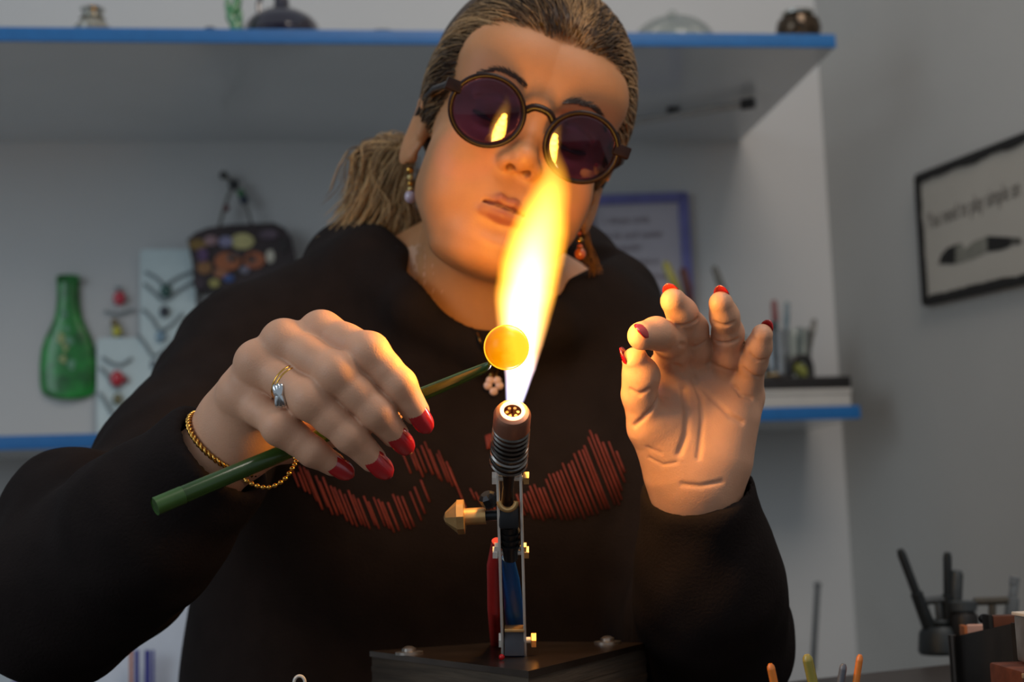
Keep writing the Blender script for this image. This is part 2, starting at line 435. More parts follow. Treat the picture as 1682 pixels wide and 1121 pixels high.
obj('body', MB().lathe(p, ZZ, [(0.014, 0), (0.020, 0.004), (0.029, 0.014), (0.032, 0.026), (0.029, 0.038), (0.019, 0.044)], 28), mat('dark_lustre_glass', (70, 58, 46), 0.12, 0.7, var=0.6, scale=80), t)
obj('rim', MB().lathe(p, ZZ, [(0.019, 0.0442), (0.022, 0.046), (0.023, 0.0495), (0.018, 0.0485)], 28), M_silver, t, label='silvery rim')

# ------------------------------------------------------------------ flattened green bottle on the back wall
def wallprism(name, pts, thick, m, parent, off=0.001, smooth=35, label=None, origin=None):
    o = W(*pts[0], off); q = [W(x, y, off) for x, y in pts]
    out = [(float(np.dot(v-o, wu)), float((v-o)[2])) for v in q]
    return obj(name, MB().prism(out, o, wu, ZZ, thick), m, parent, smooth, label=label, origin=origin)
hw = [(453, 17), (458, 18.5), (472, 18), (500, 19), (520, 22), (535, 28), (555, 38), (575, 44), (600, 46.5), (630, 46), (645, 43), (653, 34), (656, 20)]
o_ = W(112, 656, 0.003)
t = thing('flattened_bottle', o_, 'flattened green glass bottle hanging on the back wall above the left shelf', 'bottle')
V = []; nx = 15; rows = []
for y, h_ in [(a_, b_) for a_, b_ in zip(np.linspace(453, 656, 40), np.interp(np.linspace(453, 656, 40), [q[0] for q in hw], [q[1] for q in hw]))]:
    row = []
    for sgn in (1, -1):
        for i in range(nx):
            u = -1+2*i/(nx-1); u = u*sgn
            bulge = 0.011*math.sqrt(max(0, 1-u*u))*(0.9 if sgn > 0 else 0.15)
            row.append(W(112+u*h_, y, 0.006)+wn*(bulge*sgn))
    rows.append(row)
vs = [q for r_ in rows for q in r_]; k = 2*nx
fs = [(i*k+j, i*k+(j+1) % k, (i+1)*k+(j+1) % k, (i+1)*k+j) for i in range(len(rows)-1) for j in range(k)]
fs += [tuple(range(k)), tuple((len(rows)-1)*k+j for j in range(k))]
gm = mat('bottle_green', (20, 112, 40), 0.3, var=0.6, scale=45, spec=0.5, coat=0.25, bump=0.9, bscale=60)
obj('bottle_body', MB().add(vs, fs), gm, t, True)
obj('lip', MB().tube([W(94, 459, 0.012), W(130, 459, 0.012)], 0.0065, 12), gm, t)
M_gold = mat('pale_gold_print', (150, 160, 104), 0.4)
for i, (x, y, r_) in enumerate([(105, 515, 8), (100, 555, 9), (112, 562, 10), (108, 570, 8), (118, 600, 9), (104, 590, 7), (110, 540, 6)]):
    wallprism('emblem', [(x+r_*math.cos(a_)*(.7+.3*math.sin(3*a_+i)), y+r_*math.sin(a_)) for a_ in np.linspace(0, 6.28, 11)[:-1]], 0.001, M_gold if i % 2 else mat('pale_blue_print', (92, 140, 110), 0.4), t, 0.0165, label='faded printed emblem on the glass')

# ------------------------------------------------------------------ necklace displays
M_disp = mat('display_card', (190, 204, 206), 0.8, var=0.03)
M_cord = mat('grey_cord', (120, 130, 134), 0.6)
def rrect(x0, y0, x1, y1, r=8):
    pts = []
    for cx_, cy_, a0 in ((x1-r, y0+r, -90), (x1-r, y1-r, 0), (x0+r, y1-r, 90), (x0+r, y0+r, 180)):
        for k_ in range(4): a_ = math.radians(a0+30*k_); pts.append((cx_+r*math.cos(a_), cy_+r*math.sin(a_)))
    return pts
def display(x0, y0, x1, y1, off, label):
    o_ = W((x0+x1)/2, y1, off); t = thing('necklace_display', o_, label, 'display')
    wallprism('panel', rrect(x0, y0, x1, y1), 0.006, M_disp, t, off)
    wallprism('backing', rrect(x0+4, y0+4, x1-4, y1-4), 0.003, mat('grey_card', (130, 134, 134), 0.8), t, off-0.004)
    return t
display(231, 411, 322, 720, 0.012, 'tall white necklace display board on the wall by the bag')
display(160, 556, 232, 730, 0.010, 'low white necklace display board right of the green bottle')
def necklace(pts, beads, off, label):
    P_ = [W(x, y, off) for x, y in pts]
    t = thing('necklace', P_[len(P_)//2], label, 'necklace', None)
    obj('cord', MB().tube(bez(P_, 16), 0.0022, 8), M_cord, t)
    for x, y, r_, c in beads:
        q = W(x, y, off+0.002); obj('pendant', MB().ball(q, (r_, r_*0.7, r_*1.15), 14), mat('pendant_%d_%d_%d' % c, c, 0.2, coat=.5), t)
necklace([(238, 447), (258, 458), (270, 468), (292, 456), (316, 446)], [(272, 478, 0.009, (24, 74, 66))], 0.021, 'topmost necklace with a dark green pendant on the tall display')
necklace([(236, 466), (254, 482), (270, 494), (296, 476), (318, 462)], [(270, 512, 0.008, (30, 34, 48))], 0.021, 'second necklace with a navy pendant on the tall display')
necklace([(234, 508), (250, 524), (262, 542), (280, 535), (300, 515)], [(264, 553, 0.008, (110, 140, 160))], 0.021, 'third necklace with a pale blue pendant on the tall display')
necklace([(226, 550), (240, 568), (252, 585), (270, 575), (290, 560)], [(252, 598, 0.006, (110, 120, 126))], 0.021, 'lowest necklace in view on the tall display')
necklace([(168, 587), (182, 596), (195, 600), (206, 596), (216, 588)], [(192, 622, 0.011, (176, 28, 44)), (206, 624, 0.005, (120, 40, 50))], 0.020, 'necklace with a round red pendant on the low display')
necklace([(164, 603), (176, 616), (186, 634), (198, 640)], [(193, 656, 0.008, (104, 98, 62))], 0.020, 'necklace with a brown glass pendant on the low display')
necklace([(163, 645), (172, 658), (182, 676), (192, 684)], [], 0.020, 'bare grey cord at the bottom of the low display')
necklace([(172, 510), (184, 515), (196, 515), (208, 512), (220, 508)], [(188, 530, 0.006, (110, 90, 50)), (192, 545, 0.008, (176, 170, 40)), (196, 556, 0.005, (40, 70, 110))], 0.008, 'necklace with yellow and blue beads hung on the bare wall')
necklace([(188, 472), (194, 474), (200, 472)], [(196, 490, 0.010, (180, 30, 54))], 0.008, 'single red drop pendant hung above the yellow bead necklace')

# ------------------------------------------------------------------ mosaic bag
o_ = W(395, 480, 0.03)
t = thing('patchwork_bag', o_, 'patchwork bag with coloured discs hanging on the back wall behind her shoulder', 'bag')
out = [(312, 402), (325, 391), (345, 383), (380, 378), (420, 376), (452, 375), (470, 384), (480, 400), (486, 425), (490, 470), (440, 500), (400, 495), (360, 478), (340, 486), (322, 478), (320, 440)]
wallprism('bag_body', out, 0.04, mat('dark_leather', (42, 28, 30), 0.5, var=0.4, scale=30), t, 0.006)
pp = [(325, 402, 15, 9, (120, 92, 36)), (347, 396, 11, 8, (150, 118, 122)), (371, 398, 12, 9, (130, 126, 156)), (398, 397, 20, 13, (176, 166, 112)), (441, 386, 16, 8, (84, 68, 80)),
      (333, 420, 9, 12, (84, 58, 96)), (336, 440, 12, 11, (134, 92, 50)), (374, 430, 22, 15, (150, 84, 46)), (418, 428, 18, 14, (150, 82, 48)), (444, 422, 7, 11, (180, 174, 160)),
      (383, 424, 10, 8, (104, 108, 110)), (412, 426, 9, 8, (100, 104, 104)), (363, 449, 12, 8, (140, 90, 60)), (352, 466, 9, 7, (150, 142, 80)), (376, 458, 9, 6, (50, 76, 130)), (402, 444, 8, 6, (110, 108, 124)), (330, 466, 9, 10, (54, 38, 48)), (466, 404, 8, 12, (30, 22, 20))]
for i, (x, y, rx, ry, c) in enumerate(pp):
    wallprism('mosaic_disc', [(x+rx*math.cos(a_), y+ry*math.sin(a_)) for a_ in np.linspace(0, 6.28, 15)[:-1]], 0.003+0.0006*(i % 3), mat('disc_%d' % i, c, 0.35, var=0.2), t, 0.046)
st = [W(358, 380, 0.03), W(366, 350, 0.03), W(374, 325, 0.028), W(382, 303, 0.025), W(370, 290, 0.012)]
M_str = mat('grey_webbing', (104, 102, 96), 0.8)
obj('strap', MB().tube(bez(st, 20), 0.0045, 8, flat=0.5), M_str, t)
obj('strap', MB().tube(bez([W(382, 302, 0.025), W(396, 320, 0.028), W(406, 345, 0.03), W(416, 378, 0.03)], 16), 0.0045, 8, flat=0.5), M_str, t)
for x, y, c, r_ in ((384, 304, (44, 46, 48), 0.009), (396, 318, (60, 110, 70), 0.007), (401, 329, (40, 50, 66), 0.008), (371, 342, (110, 50, 54), 0.006), (367, 288, (60, 58, 56), 0.007)):
    obj('strap_bead', MB().ball(W(x, y, 0.028), r_, 14), mat('strapbead_%d' % x, c, 0.4), t)
obj('wall_hook', MB().tube([W(368, 289, -0.002), W(368, 289, 0.03)], 0.003, 8), M_silver, t)

# ------------------------------------------------------------------ framed notice
o_ = W(1045, 540, 0.01)
t = thing('framed_notice', o_, 'framed paper notice with a violet-blue frame behind her shoulder', 'notice')
M_frame = mat('violet_frame', (100, 100, 156), 0.5)
c4 = [W(962, 331, 0.004), W(1121, 325, 0.004), W(1131, 505, 0.004), W(970, 512, 0.004)]
for i in range(4):
    a, b = c4[i], c4[(i+1) % 4]; d = (b-a)/np.linalg.norm(b-a)
    obj('frame_rail', MB().box((a+b)/2+wn*0.006, (np.linalg.norm(b-a)+0.010, 0.0105, 0.016), [d, wn, np.cross(d, wn)], 0.0015), M_frame, t)
obj('paper', MB().add([p_+wn*0.001 for p_ in c4]+[p_-wn*0.002 for p_ in c4], [(0, 1, 2, 3), (7, 6, 5, 4), (0, 4, 5, 1), (1, 5, 6, 2), (2, 6, 7, 3), (3, 7, 4, 0)]), mat('notice_paper', (176, 170, 178), 0.7, var=0.02), t)
ex = (c4[1]-c4[0])/np.linalg.norm(c4[1]-c4[0]); ey = np.cross(-wn, ex)*-1
ey = ZZ-ex*np.dot(ZZ, ex); ey /= np.linalg.norm(ey)
M_ink = mat('faded_ink', (122, 108, 112), 0.7)
for (x, y, wd, s) in ((992, 368, 78, 'L aboyan camla'), (977, 394, 118, 'Soda ile canli camlar'), (1011, 413, 46, 'yapilir'), (987, 438, 100, 'Ama ilk camlarin ir'), (1005, 462, 105, 'dir. Akarmani'), (1060, 486, 30, 'cam')):
    q = W(x, y, 0.006); text_mesh(s, 0.017, q, ex, ey, M_ink, t, 'text_line', wd/FPX*2.3*1.0)

# ------------------------------------------------------------------ tray, box, pots on the lower right shelf
def boxpx(px0, px1, py0, py1, off0, off1, name, m, parent, bev=0.001, label=None):
    a = hit(px0, py1, WP+wn*off1, wn); b = hit(px1, py0, WP+wn*off1, wn)
    L = np.dot(b-a, wu); H = b[2]-a[2]
    c = (a+b)/2-wn*(off1-off0)/2
    return obj(name, MB().box(c, (L, off1-off0, abs(H)), [wu, -wn, ZZ], bev), m, parent, label=label)
q = SR(1300, 666, 0.1); q[2] = low_top
zc = low_top+0.0005
def zbox(px0, px1, off0, off1, z0, z1, name, m, parent, bev=0.001):
    a = hit(px0, 660, WP+wn*off1, wn); b = hit(px1, 660, WP+wn*off1, wn); L = np.dot(b-a, wu)
    c = (a+b)/2-wn*(off1-off0)/2; c[2] = (z0+z1)/2
    return obj(name, MB().box(c, (L, off1-off0, z1-z0), [wu, -wn, ZZ], bev), m, parent)
t = thing('storage_box', q, 'flat white box lying on the lower right shelf under the black tray', 'box')
zbox(1130, 1398, 0.03, 0.232, zc, zc+0.019, 'box_base', mat('white_board', (176, 172, 166), 0.6, var=0.03), t)
zbox(1129, 1400, 0.028, 0.234, zc+0.0192, zc+0.027, 'box_lid', MATS['white_board'], t)
zt = zc+0.0275
t = thing('black_tray', q+ZZ*0.03, 'black tray lying on the white box on the lower right shelf', 'tray')
zbox(1140, 1400, 0.03, 0.232, zt, zt+0.006, 'tray_base', MATS['black_plastic'], t)
zbox(1140, 1400, 0.226, 0.232, zt+0.006, zt+0.018, 'front_rim', MATS['black_plastic'], t)
zbox(1140, 1400, 0.03, 0.036, zt+0.006, zt+0.018, 'back_rim', MATS['black_plastic'], t)
zbox(1395, 1400, 0.036, 0.226, zt+0.006, zt+0.018, 'end_rim', MATS['black_plastic'], t)
zt += 0.0065
def onTray(px, back): p_ = hit(px, 640, WP+wn*(RD-back), wn); p_[2] = zt+0.0005; return p_
def pot(px, back, r, h, m, label, name='pot'):
    p_ = onTray(px, back); t = thing(name, p_, label, name.replace('_', ' ').split(' ')[-1])
    obj('body', MB().lathe(p_, ZZ, [(r*.95, 0), (r, 0.003), (r, h-0.002), (r*1.04, h), (r*.96, h), (r*.94, h-0.004), (r*.9, 0.004), (0.001, 0.0035)], 28), m, t)
    obj('base_ring', MB().lathe(p_-ZZ*0.0003, ZZ, [(r*1.02, 0), (r*1.03, 0.003), (r*1.0, 0.0045)], 28), m, t)
    return p_
M_chr = mat('polished_steel', (205, 210, 214), 0.13, 1.0)
pot(1279, 0.06, 0.021, 0.088, M_chr, 'shiny steel pot of tools right of her little finger', 'steel_pot')
pot(1205, 0.07, 0.024, 0.080, M_chr, 'shiny steel pot partly behind her raised fingers', 'steel_pot')
pot(1315, 0.10, 0.020, 0.095, M_clear, 'clear glass tumbler of thin rods at the right of the tray', 'glass_tumbler')
p_ = onTray(1318, 0.04)
t = thing('tape_dispenser', p_, 'dark arched holder at the right end of the black tray', 'holder')
obj('arch', MB().tube(bez([p_-wu*0.018, p_-wu*0.018+ZZ*0.03, p_-wu*0.008+ZZ*0.042, p_+wu*0.008+ZZ*0.042, p_+wu*0.014+ZZ*0.03, p_+wu*0.014], 24), 0.006, 10), MATS['black_plastic'], t)
obj('foot', MB().box(p_-wu*0.002+ZZ*0.003, (0.05, 0.03, 0.006), [wu, -wn, ZZ], 0.001), MATS['black_plastic'], t)
def rodpx(name, px0, py0, px1, py1, back, r, c, label, cat, tip=None, tipc=None):
    a = hit(px0, py0, WP+wn*(RD-back), wn); b = hit(px1, py1, WP+wn*(RD-back), wn)
    t = thing(name, a, label, cat)
    m = mat('rod_%d_%d_%d' % c, c, 0.35, coat=.2)
    k_ = b*0.75+a*0.25
    obj('shaft', MB().tube([a, k_], r, 10), m, t)
    obj('tip', MB().tube([k_, b*0.97+a*0.03, b], [r*1.25, r*1.1, r*0.5], 10), m if tipc is None else mat('tip_%d_%d_%d' % tipc, tipc, 0.4), t)
rodpx('brush', 1281, 634, 1271, 493, 0.06, 0.0045, (70, 84, 88), 'brush with a reddish tip in the steel pot', 'brush', tipc=(120, 70, 70))
rodpx('hand_tool', 1288, 634, 1293, 496, 0.062, 0.004, (104, 122, 130), 'pale blue-grey tool handle upright in the steel pot', 'tool')
rodpx('hand_tool', 1270, 634, 1265, 530, 0.058, 0.006, (44, 58, 56), 'short dark green tool handle in the steel pot', 'tool')
rodpx('glass_tube', 1312, 634, 1314, 537, 0.10, 0.004, (122, 132, 134), 'short grey glass tube standing in the glass tumbler', 'tube')
rodpx('glass_tube', 1318, 634, 1338, 524, 0.10, 0.004, (100, 98, 94), 'grey glass tube leaning right out of the glass tumbler', 'tube')
rodpx('tongs', 1240, 620, 1172, 437, 0.075, 0.005, (108, 96, 90), 'thin brown tool leaning left behind her ring finger', 'tool', tipc=(92, 90, 84))
rodpx('yellow_pen', 1228, 612, 1196, 500, 0.055, 0.008, (164, 128, 28), 'yellow handled tool leaning behind her fingers', 'tool')
rodpx('yellow_strip', 1165, 600, 1092, 430, 0.075, 0.006, (150, 142, 56), 'yellow strip leaning left in front of the framed notice', 'strip')
rodpx('red_brown_rod', 1160, 600, 1121, 440, 0.09, 0.006, (84, 34, 30), 'dark red-brown rod leaning against the notice frame', 'rod')
rodpx('yellow_green_brush', 1300, 598, 1326, 616, 0.05, 0.010, (134, 136, 70), 'yellow-green roll lying at the foot of the steel pot', 'roll')
p_ = onTray(1270, 0.035)
t = thing('small_dish', p_, 'small dark dish with a yellow lump at the front of the tray', 'dish')
obj('bowl', MB().lathe(p_, ZZ, [(0.02, 0), (0.027, 0.004), (0.03, 0.014), (0.027, 0.014), (0.02, 0.008), (0.001, 0.007)]), mat('dark_ceramic', (52, 46, 44), 0.4), t)
obj('lump', MB().ball(p_+ZZ*0.014, (0.013, 0.012, 0.007)), mat('amber_lump', (150, 120, 62), 0.4), t)

# ------------------------------------------------------------------ sign on the right wall
t0 = RW(1512, 292, 0.004); t1 = RW(1525, 499, 0.004)
q0 = RW(1740, 204, 0.004); q1 = RW(1740, 450, 0.004)
t = thing('wall_sign', t1, 'black-edged wooden sign with a glass torch drawing on the right wall', 'sign')
c4 = [t0, q0, q1, t1]
sx = (q0-t0)/np.linalg.norm(q0-t0)
obj('panel', MB().add([p_+rn*0.006 for p_ in c4]+[p_-rn*0.002 for p_ in c4], [(0, 1, 2, 3), (7, 6, 5, 4), (0, 4, 5, 1), (1, 5, 6, 2), (2, 6, 7, 3), (3, 7, 4, 0)]), mat('sign_panel', (164, 158, 148), 0.7, var=0.04, scale=10), t)
M_blk = mat('charred_black', (22, 20, 18), 0.7, var=0.3)
for i in range(4):
    a, b = c4[i], c4[(i+1) % 4]; d = (b-a)/np.linalg.norm(b-a); n_ = 40; L = np.linalg.norm(b-a); s_ = np.cross(rn, d)
    vs = []; wd = 0.006+0.0035*np.convolve(rng.random(n_+4), np.ones(4)/4, 'same')[:n_]*2
    for j in range(n_):
        p_ = a+d*L*j/(n_-1)
        for (u, v_) in ((-0.004, 0.001), (-0.004, 0.009), (wd[j], 0.009), (wd[j], 0.001)): vs.append(p_-s_*u+rn*v_)
    fs = [(j*4+k_, j*4+(k_+1) % 4, j*4+4+(k_+1) % 4, j*4+4+k_) for j in range(n_-1) for k_ in range(4)]+[(0, 1, 2, 3), tuple((n_-1)*4+k_ for k_ in range(4))]
    obj('frame_edge', MB().add(vs, fs), M_blk, t)
ux = RW(1682, 312, 0.011)-RW(1522, 372, 0.011); ux /= np.linalg.norm(ux); uy = np.cross(rn, ux); uy = ZZ-ux*np.dot(ZZ, ux); uy /= np.linalg.norm(uy)
LL = np.linalg.norm(RW(1676, 318, 0.011)-RW(1524, 375, 0.011))
text_mesh('You need to play simple an', 0.035, RW(1524, 377, 0.0105), ux, uy, mat('sign_ink', (84, 78, 72), 0.7), t, 'lettering', LL)
def rwpoly(name, pts, th, m, parent, off=0.0102):
    P_ = [RW(x, y, off) for x, y in pts]; n = len(P_)
    return obj(name, MB().add(P_+[p_+rn*th for p_ in P_], [tuple(range(n)), tuple(range(n, 2*n))[::-1]]+[(i, (i+1) % n, n+(i+1) % n, n+i) for i in range(n)]), m, parent, smooth=False)
M_mgrey = mat('drawn_grey', (116, 114, 104), 0.7)
rwpoly('drawing_tip', [(1542, 434), (1546, 420), (1556, 408), (1570, 402), (1580, 400), (1570, 406), (1569, 434)], 0.0006, M_blk, t)
rwpoly('drawing_middle', [(1570, 434), (1570, 406), (1580, 400), (1586, 410), (1598, 398), (1622, 388), (1622, 414), (1600, 425)], 0.0005, M_mgrey, t)
rwpoly('drawing_cap', [(1622, 388), (1660, 390), (1660, 405), (1645, 411), (1622, 414)], 0.0006, M_blk, t)
rwpoly('drawing_point', [(1660, 390), (1676, 391), (1679, 398), (1674, 402), (1660, 403)], 0.0005, mat('drawn_dark', (70, 68, 62), 0.7), t)

# ================================================================== TABLES
M_tab = mat('dark_bench_top', (58, 50, 46), 0.4, var=0.15, scale=8)
tz = 0.75
def T(px, py, z=tz): return hit(px, py, (0, 0, z), ZZ)
bk0 = T(1240, 1100, tz); bk1 = T(1560, 1068, tz)
d_ = (bk1-bk0)/np.linalg.norm(bk1-bk0)
t = thing('side_table', (0.75, 1.2, 0), 'dark side table along the right wall carrying the tool stand', 'table')
cc_ = corner-rd*0.78+rn*0.0
ctr = np.array([bk0[0]+0.25, bk0[1]-0.325, tz-0.015])
obj('tabletop', MB().box(ctr, (0.46, 0.62, 0.03), [np.array([d_[0], d_[1], 0])/np.hypot(d_[0], d_[1]), np.array([-d_[1], d_[0], 0])/np.hypot(d_[0], d_[1]), ZZ], 0.002), M_tab, t)
for sx_ in (-1, 1):
    for sy_ in (-1, 1):
        obj('leg', MB().box(ctr+np.array([0.19*sx_, 0.26*sy_, -0.375]), (0.04, 0.04, 0.72), bev=0.002), M_tab, t)
t = thing('work_table', (0, 0.55, 0), 'dark bench in front of her carrying the torch', 'table')
obj('tabletop', MB().box((-0.14, 0.71, tz-0.0155), (0.76, 0.70, 0.029), bev=0.002), M_tab, t)
for sx_ in (-1, 1):
    for sy_ in (-1, 1):
        obj('leg', MB().box((-0.14+0.35*sx_, 0.71+0.31*sy_, 0.3595), (0.04, 0.04, 0.719), bev=0.002), M_tab, t)

# ------------------------------------------------------------------ torch
zp = 0.80
F_, L_, R_ = T(868, 1103, zp), T(607, 1070, zp), T(1063, 1056, zp)
B_ = T(842, 1054, zp)
tb = thing('bench_torch', np.array([F_[0]*.25+L_[0]*.25+R_[0]*.25+B_[0]*.25, (F_[1]+L_[1]+R_[1]+B_[1])/4, tz]), 'upright metal glassworking torch on a dark wooden block', 'torch')
def quadprism(q, z0, z1):
    mid_ = sum(q)/4
    return MB().add([(p_[0], p_[1], z0) for p_ in q]+[(p_[0], p_[1], z1) for p_ in q], [(0, 1, 2, 3), (7, 6, 5, 4), (0, 4, 5, 1), (1, 5, 6, 2), (2, 6, 7, 3), (3, 7, 4, 0)])
mid_ = (F_+L_+R_+B_)/4
M_wood = mat('scorched_wood', (74, 62, 50), 0.75, var=0.4, scale=12, stretch=(1, 1, 14), bump=0.5, bscale=40)
M_steel = mat('dark_steel_plate', (74, 62, 54), 0.28, 0.75, var=0.3, scale=25)
M_bright = mat('bright_steel', (226, 218, 208), 0.5, 0.25, var=0.1)
M_dkm = mat('gunmetal', (52, 52, 54), 0.4, 0.8)
M_brass = mat('brass', (214, 170, 112), 0.34, 0.7, var=0.15, scale=120)
quad = [F_, R_, B_, L_]; inn = [p_*0.985+mid_*0.015 for p_ in quad]
obj('base_block', quadprism(inn, tz+0.0005, zp-0.004), M_wood, tb, label='dark grained wooden base block')
for zz_ in (zp-0.014, zp-0.024, zp-0.036):
    obj('wood_layer', quadprism([p_*1.0 for p_ in [q_*0.99+mid_*0.01 for q_ in quad]], zz_, zz_+0.0035), M_wood, tb)
obj('base_plate', quadprism(quad, zp-0.0038, zp), M_steel, tb, label='worn steel top plate')
for x, y in ((672, 1073), (998, 1056)):
    p_ = T(x, y, zp+0.001); obj('screw', MB().lathe(p_, ZZ, [(0.0095, -0.001), (0.0095, 0.0008), (0.005, 0.001), (0.0048, 0.003), (0.002, 0.0045)], 20), mat('plate_screw', (150, 144, 138), 0.35, 0.9), tb)
bt = T(845, 1078, zp); DB = -float((CM.T @ (bt-CAMP))[2])
DTOP = 0.842
def A_(px, py, s=None):
    """point on the torch's leaning mid-plane"""
    f = (1078-py)/(1078-675.0); return C(px, py, DB+(0.826-DB)*f)
obj('foot_clevis', MB().box(A_(845, 1054), (0.0125, 0.014, 0.016), [RR, BB, UU], 0.0008), mat('clevis_block', (84, 84, 90), 0.5, 0.2), tb)
obj('clevis_top', MB().box(A_(845, 1033), (0.0125, 0.014, 0.002), [RR, BB, UU], 0.0004), M_brass, tb)
def bar(p0, p1, wdt, thk, nm, m):
    d = p1-p0; L = np.linalg.norm(d); d /= L; s = RR-d*np.dot(RR, d); s /= np.linalg.norm(s); n = np.cross(d, s)
    return obj(nm, MB().box((p0+p1)/2, (thk, wdt, L), [s, n, d], 0.0003), m, tb)
bar(A_(826, 1077), A_(817, 775), 0.010, 0.0016, 'side_bar', M_bright)
bar(A_(863, 1077), A_(855, 775), 0.010, 0.0016, 'side_bar', M_bright)
def pin(x0, x1, y, r, hr, nm='pivot_bolt'):
    p0, p1 = A_(x0, y), A_(x1, y); d = (p1-p0)/np.linalg.norm(p1-p0)
    o = obj(nm, MB().tube([p0, p1], r, 14), M_bright, tb)
    obj('nut', MB().lathe(p0-d*0.001, d, [(hr, 0), (hr, 0.003), (hr*.6, 0.0035)], 6), M_bright, o, smooth=False)
    obj('nut', MB().lathe(p1+d*0.001, -d, [(hr, 0), (hr, 0.003), (hr*.6, 0.0035)], 6), M_brass, o, smooth=False)
pin(811, 866, 786, 0.0017, 0.0042); pin(812, 866, 908, 0.0017, 0.0042); pin(822, 878, 1052, 0.002, 0.005)
pin(815, 862, 899, 0.0012, 0.003, 'spacer_rod')
# burner head
bA = A_(835, 762); bB = C(842, 676, 0.812); ad = (bB-bA)/np.linalg.norm(bB-bA); BL = np.linalg.norm(bB-bA)
obj('burner_tube', MB().lathe(bA, ad, [(0.0075, 0), (0.0088, 0.003), (0.0092, BL*0.7), (0.0108, BL*0.72), (0.0108, BL*0.93), (0.0095, BL*0.985), (0.0072, BL), (0.0058, BL), (0.0055, BL-0.008), (0.001, BL-0.009)], 32), mat('copper_head', (168, 118, 96), 0.42, 0.75, var=0.2), tb, label='copper coloured burner head')
sp_ = []; d0_, s0_, t0_ = frame(ad)
for i in range(260):
    f = i/259; a_ = f*2*math.pi*9; sp_.append(bA+ad*BL*(-0.02+0.72*f)+(s0_*math.cos(a_)+t0_*math.sin(a_))*(0.0103-0.0005*f))
obj('coil_spring', MB().tube(sp_, 0.00125, 6), mat('spring_steel', (120, 116, 112), 0.3, 1.0), tb, label='steel coil spring wrapped round the burner')
rg = [bB+ad*0.0004+(s0_*math.cos(a_)+t0_*math.sin(a_))*0.0062 for a_ in np.linspace(0, 2*math.pi, 33)[:-1]]
obj('mouth_ring', MB().tube(rg, 0.0011, 8, closed=True), mat('hot_ring', (255, 200, 150), 0.4, emit=(1.0, 0.62, 0.35), estr=2.2), tb, label='glowing hot ring at the burner mouth')
for i in range(6):
    a_ = i*math.pi/3; q = bB+(s0_*math.cos(a_)+t0_*math.sin(a_))*0.0032
    obj('jet', MB().tube([q-ad*0.006, q-ad*0.0005], 0.001, 8), M_brass, tb)
# throat, fork, valve
obj('gas_tube', MB().tube([A_(836, 762), A_(835, 800), A_(834, 826)], [0.0042, 0.0034, 0.004], 14), mat('dark_bronze', (70, 56, 48), 0.35, 0.9), tb)
cr = [A_(834, 822)+RR*0.0052*math.cos(a_)-UU*0.0052*math.sin(a_)+BB*0.006 for a_ in np.linspace(0.0, math.pi, 16)]
obj('copper_collar', MB().tube(cr, 0.0017, 10), M_brass, tb, label='curved brass collar')
obj('valve_body', MB().box(A_(836, 846), (0.012, 0.014, 0.016), [RR, BB, UU], 0.002), M_dkm, tb)
obj('lower_tube', MB().tube([A_(836, 862), A_(838, 900), A_(839, 918)], [0.0055, 0.005, 0.0045], 16), M_dkm, tb)
for yy in (872, 882, 892): obj('thread_ring', MB().tube([A_(838, yy), A_(838, yy+4)], 0.0062, 16), M_dkm, tb)
v0, v1 = A_(752, 850), A_(828, 846); vd = (v1-v0)/np.linalg.norm(v1-v0)
kb = obj('valve_knob', MB().lathe(v0-vd*0.0085, vd, [(0.001, 0), (0.0035, 0.001), (0.0085, 0.0065), (0.0098, 0.008), (0.0105, 0.0082), (0.0105, 0.0125), (0.0095, 0.0128)], 8), M_brass, tb, smooth=False, label='faceted brass valve knob')
obj('valve_stem', MB().tube([v0+vd*0.003, v0+vd*0.017], 0.0052, 18), M_brass, tb)
obj('valve_stem', MB().tube([v0+vd*0.017, v1], 0.0034, 14), M_dkm, tb)
obj('side_nut', MB().lathe(A_(803, 822), UU*0.8+BB*0.4-RR*0.4, [(0.004, -0.004), (0.0055, -0.002), (0.0055, 0.003), (0.003, 0.005)], 8), M_dkm, tb, smooth=False)
obj('red_hose', MB().tube([C(818, 890, 0.885), C(811, 930, 0.895), C(812, 1000, 0.91), T(816, 1058, zp+0.001)], [0.004, 0.0045, 0.0045, 0.0045], 14), mat('red_rubber', (158, 30, 28), 0.5), tb, label='red rubber gas hose')
obj('blue_hose', MB().tube([C(834, 915, 0.888), C(839, 950, 0.9), C(844, 1000, 0.915), T(849, 1052, zp+0.001)], [0.004, 0.0055, 0.0062, 0.0062], 14), mat('blue_rubber', (20, 84, 150), 0.5), tb, label='blue rubber gas hose')
p_ = T(824, 1080, zp+0.002); tag(obj('red_bead', MB().ball(p_, 0.0019, 12), mat('red_glass_bead', (190, 20, 24), 0.2)), 'tiny red glass bead lying at the foot of the torch', 'bead')

# ------------------------------------------------------------------ flame (glowing gas: an emitting volume)
fb = C(842, 678, 0.835)
k_ = 0.835/FPX
prof = [(0, 0, 11), (20, 4, 17), (45, 8, 22), (70, 12, 27), (110, 15, 38), (170, 18, 53), (220, 25, 58), (275, 36, 58), (325, 50, 50), (365, 60, 40), (405, 66, 27), (440, 68, 12), (450, 68, 4)]
H_ = 450*k_
vs = []; n = 24
for (y, x, r_) in prof:
    for j in range(n):
        a_ = 2*math.pi*j/n; R0 = (r_+5)*k_*1.18
        vs.append(c2w(CM.T @ (fb-CAMP)+np.array([x*k_+R0*math.cos(a_), y*k_, R0*0.8*math.sin(a_)])))
fs = [(i*n+j, i*n+(j+1) % n, (i+1)*n+(j+1) % n, (i+1)*n+j) for i in range(len(prof)-1) for j in range(n)]+[tuple(range(n))[::-1], tuple((len(prof)-1)*n+j for j in range(n))]
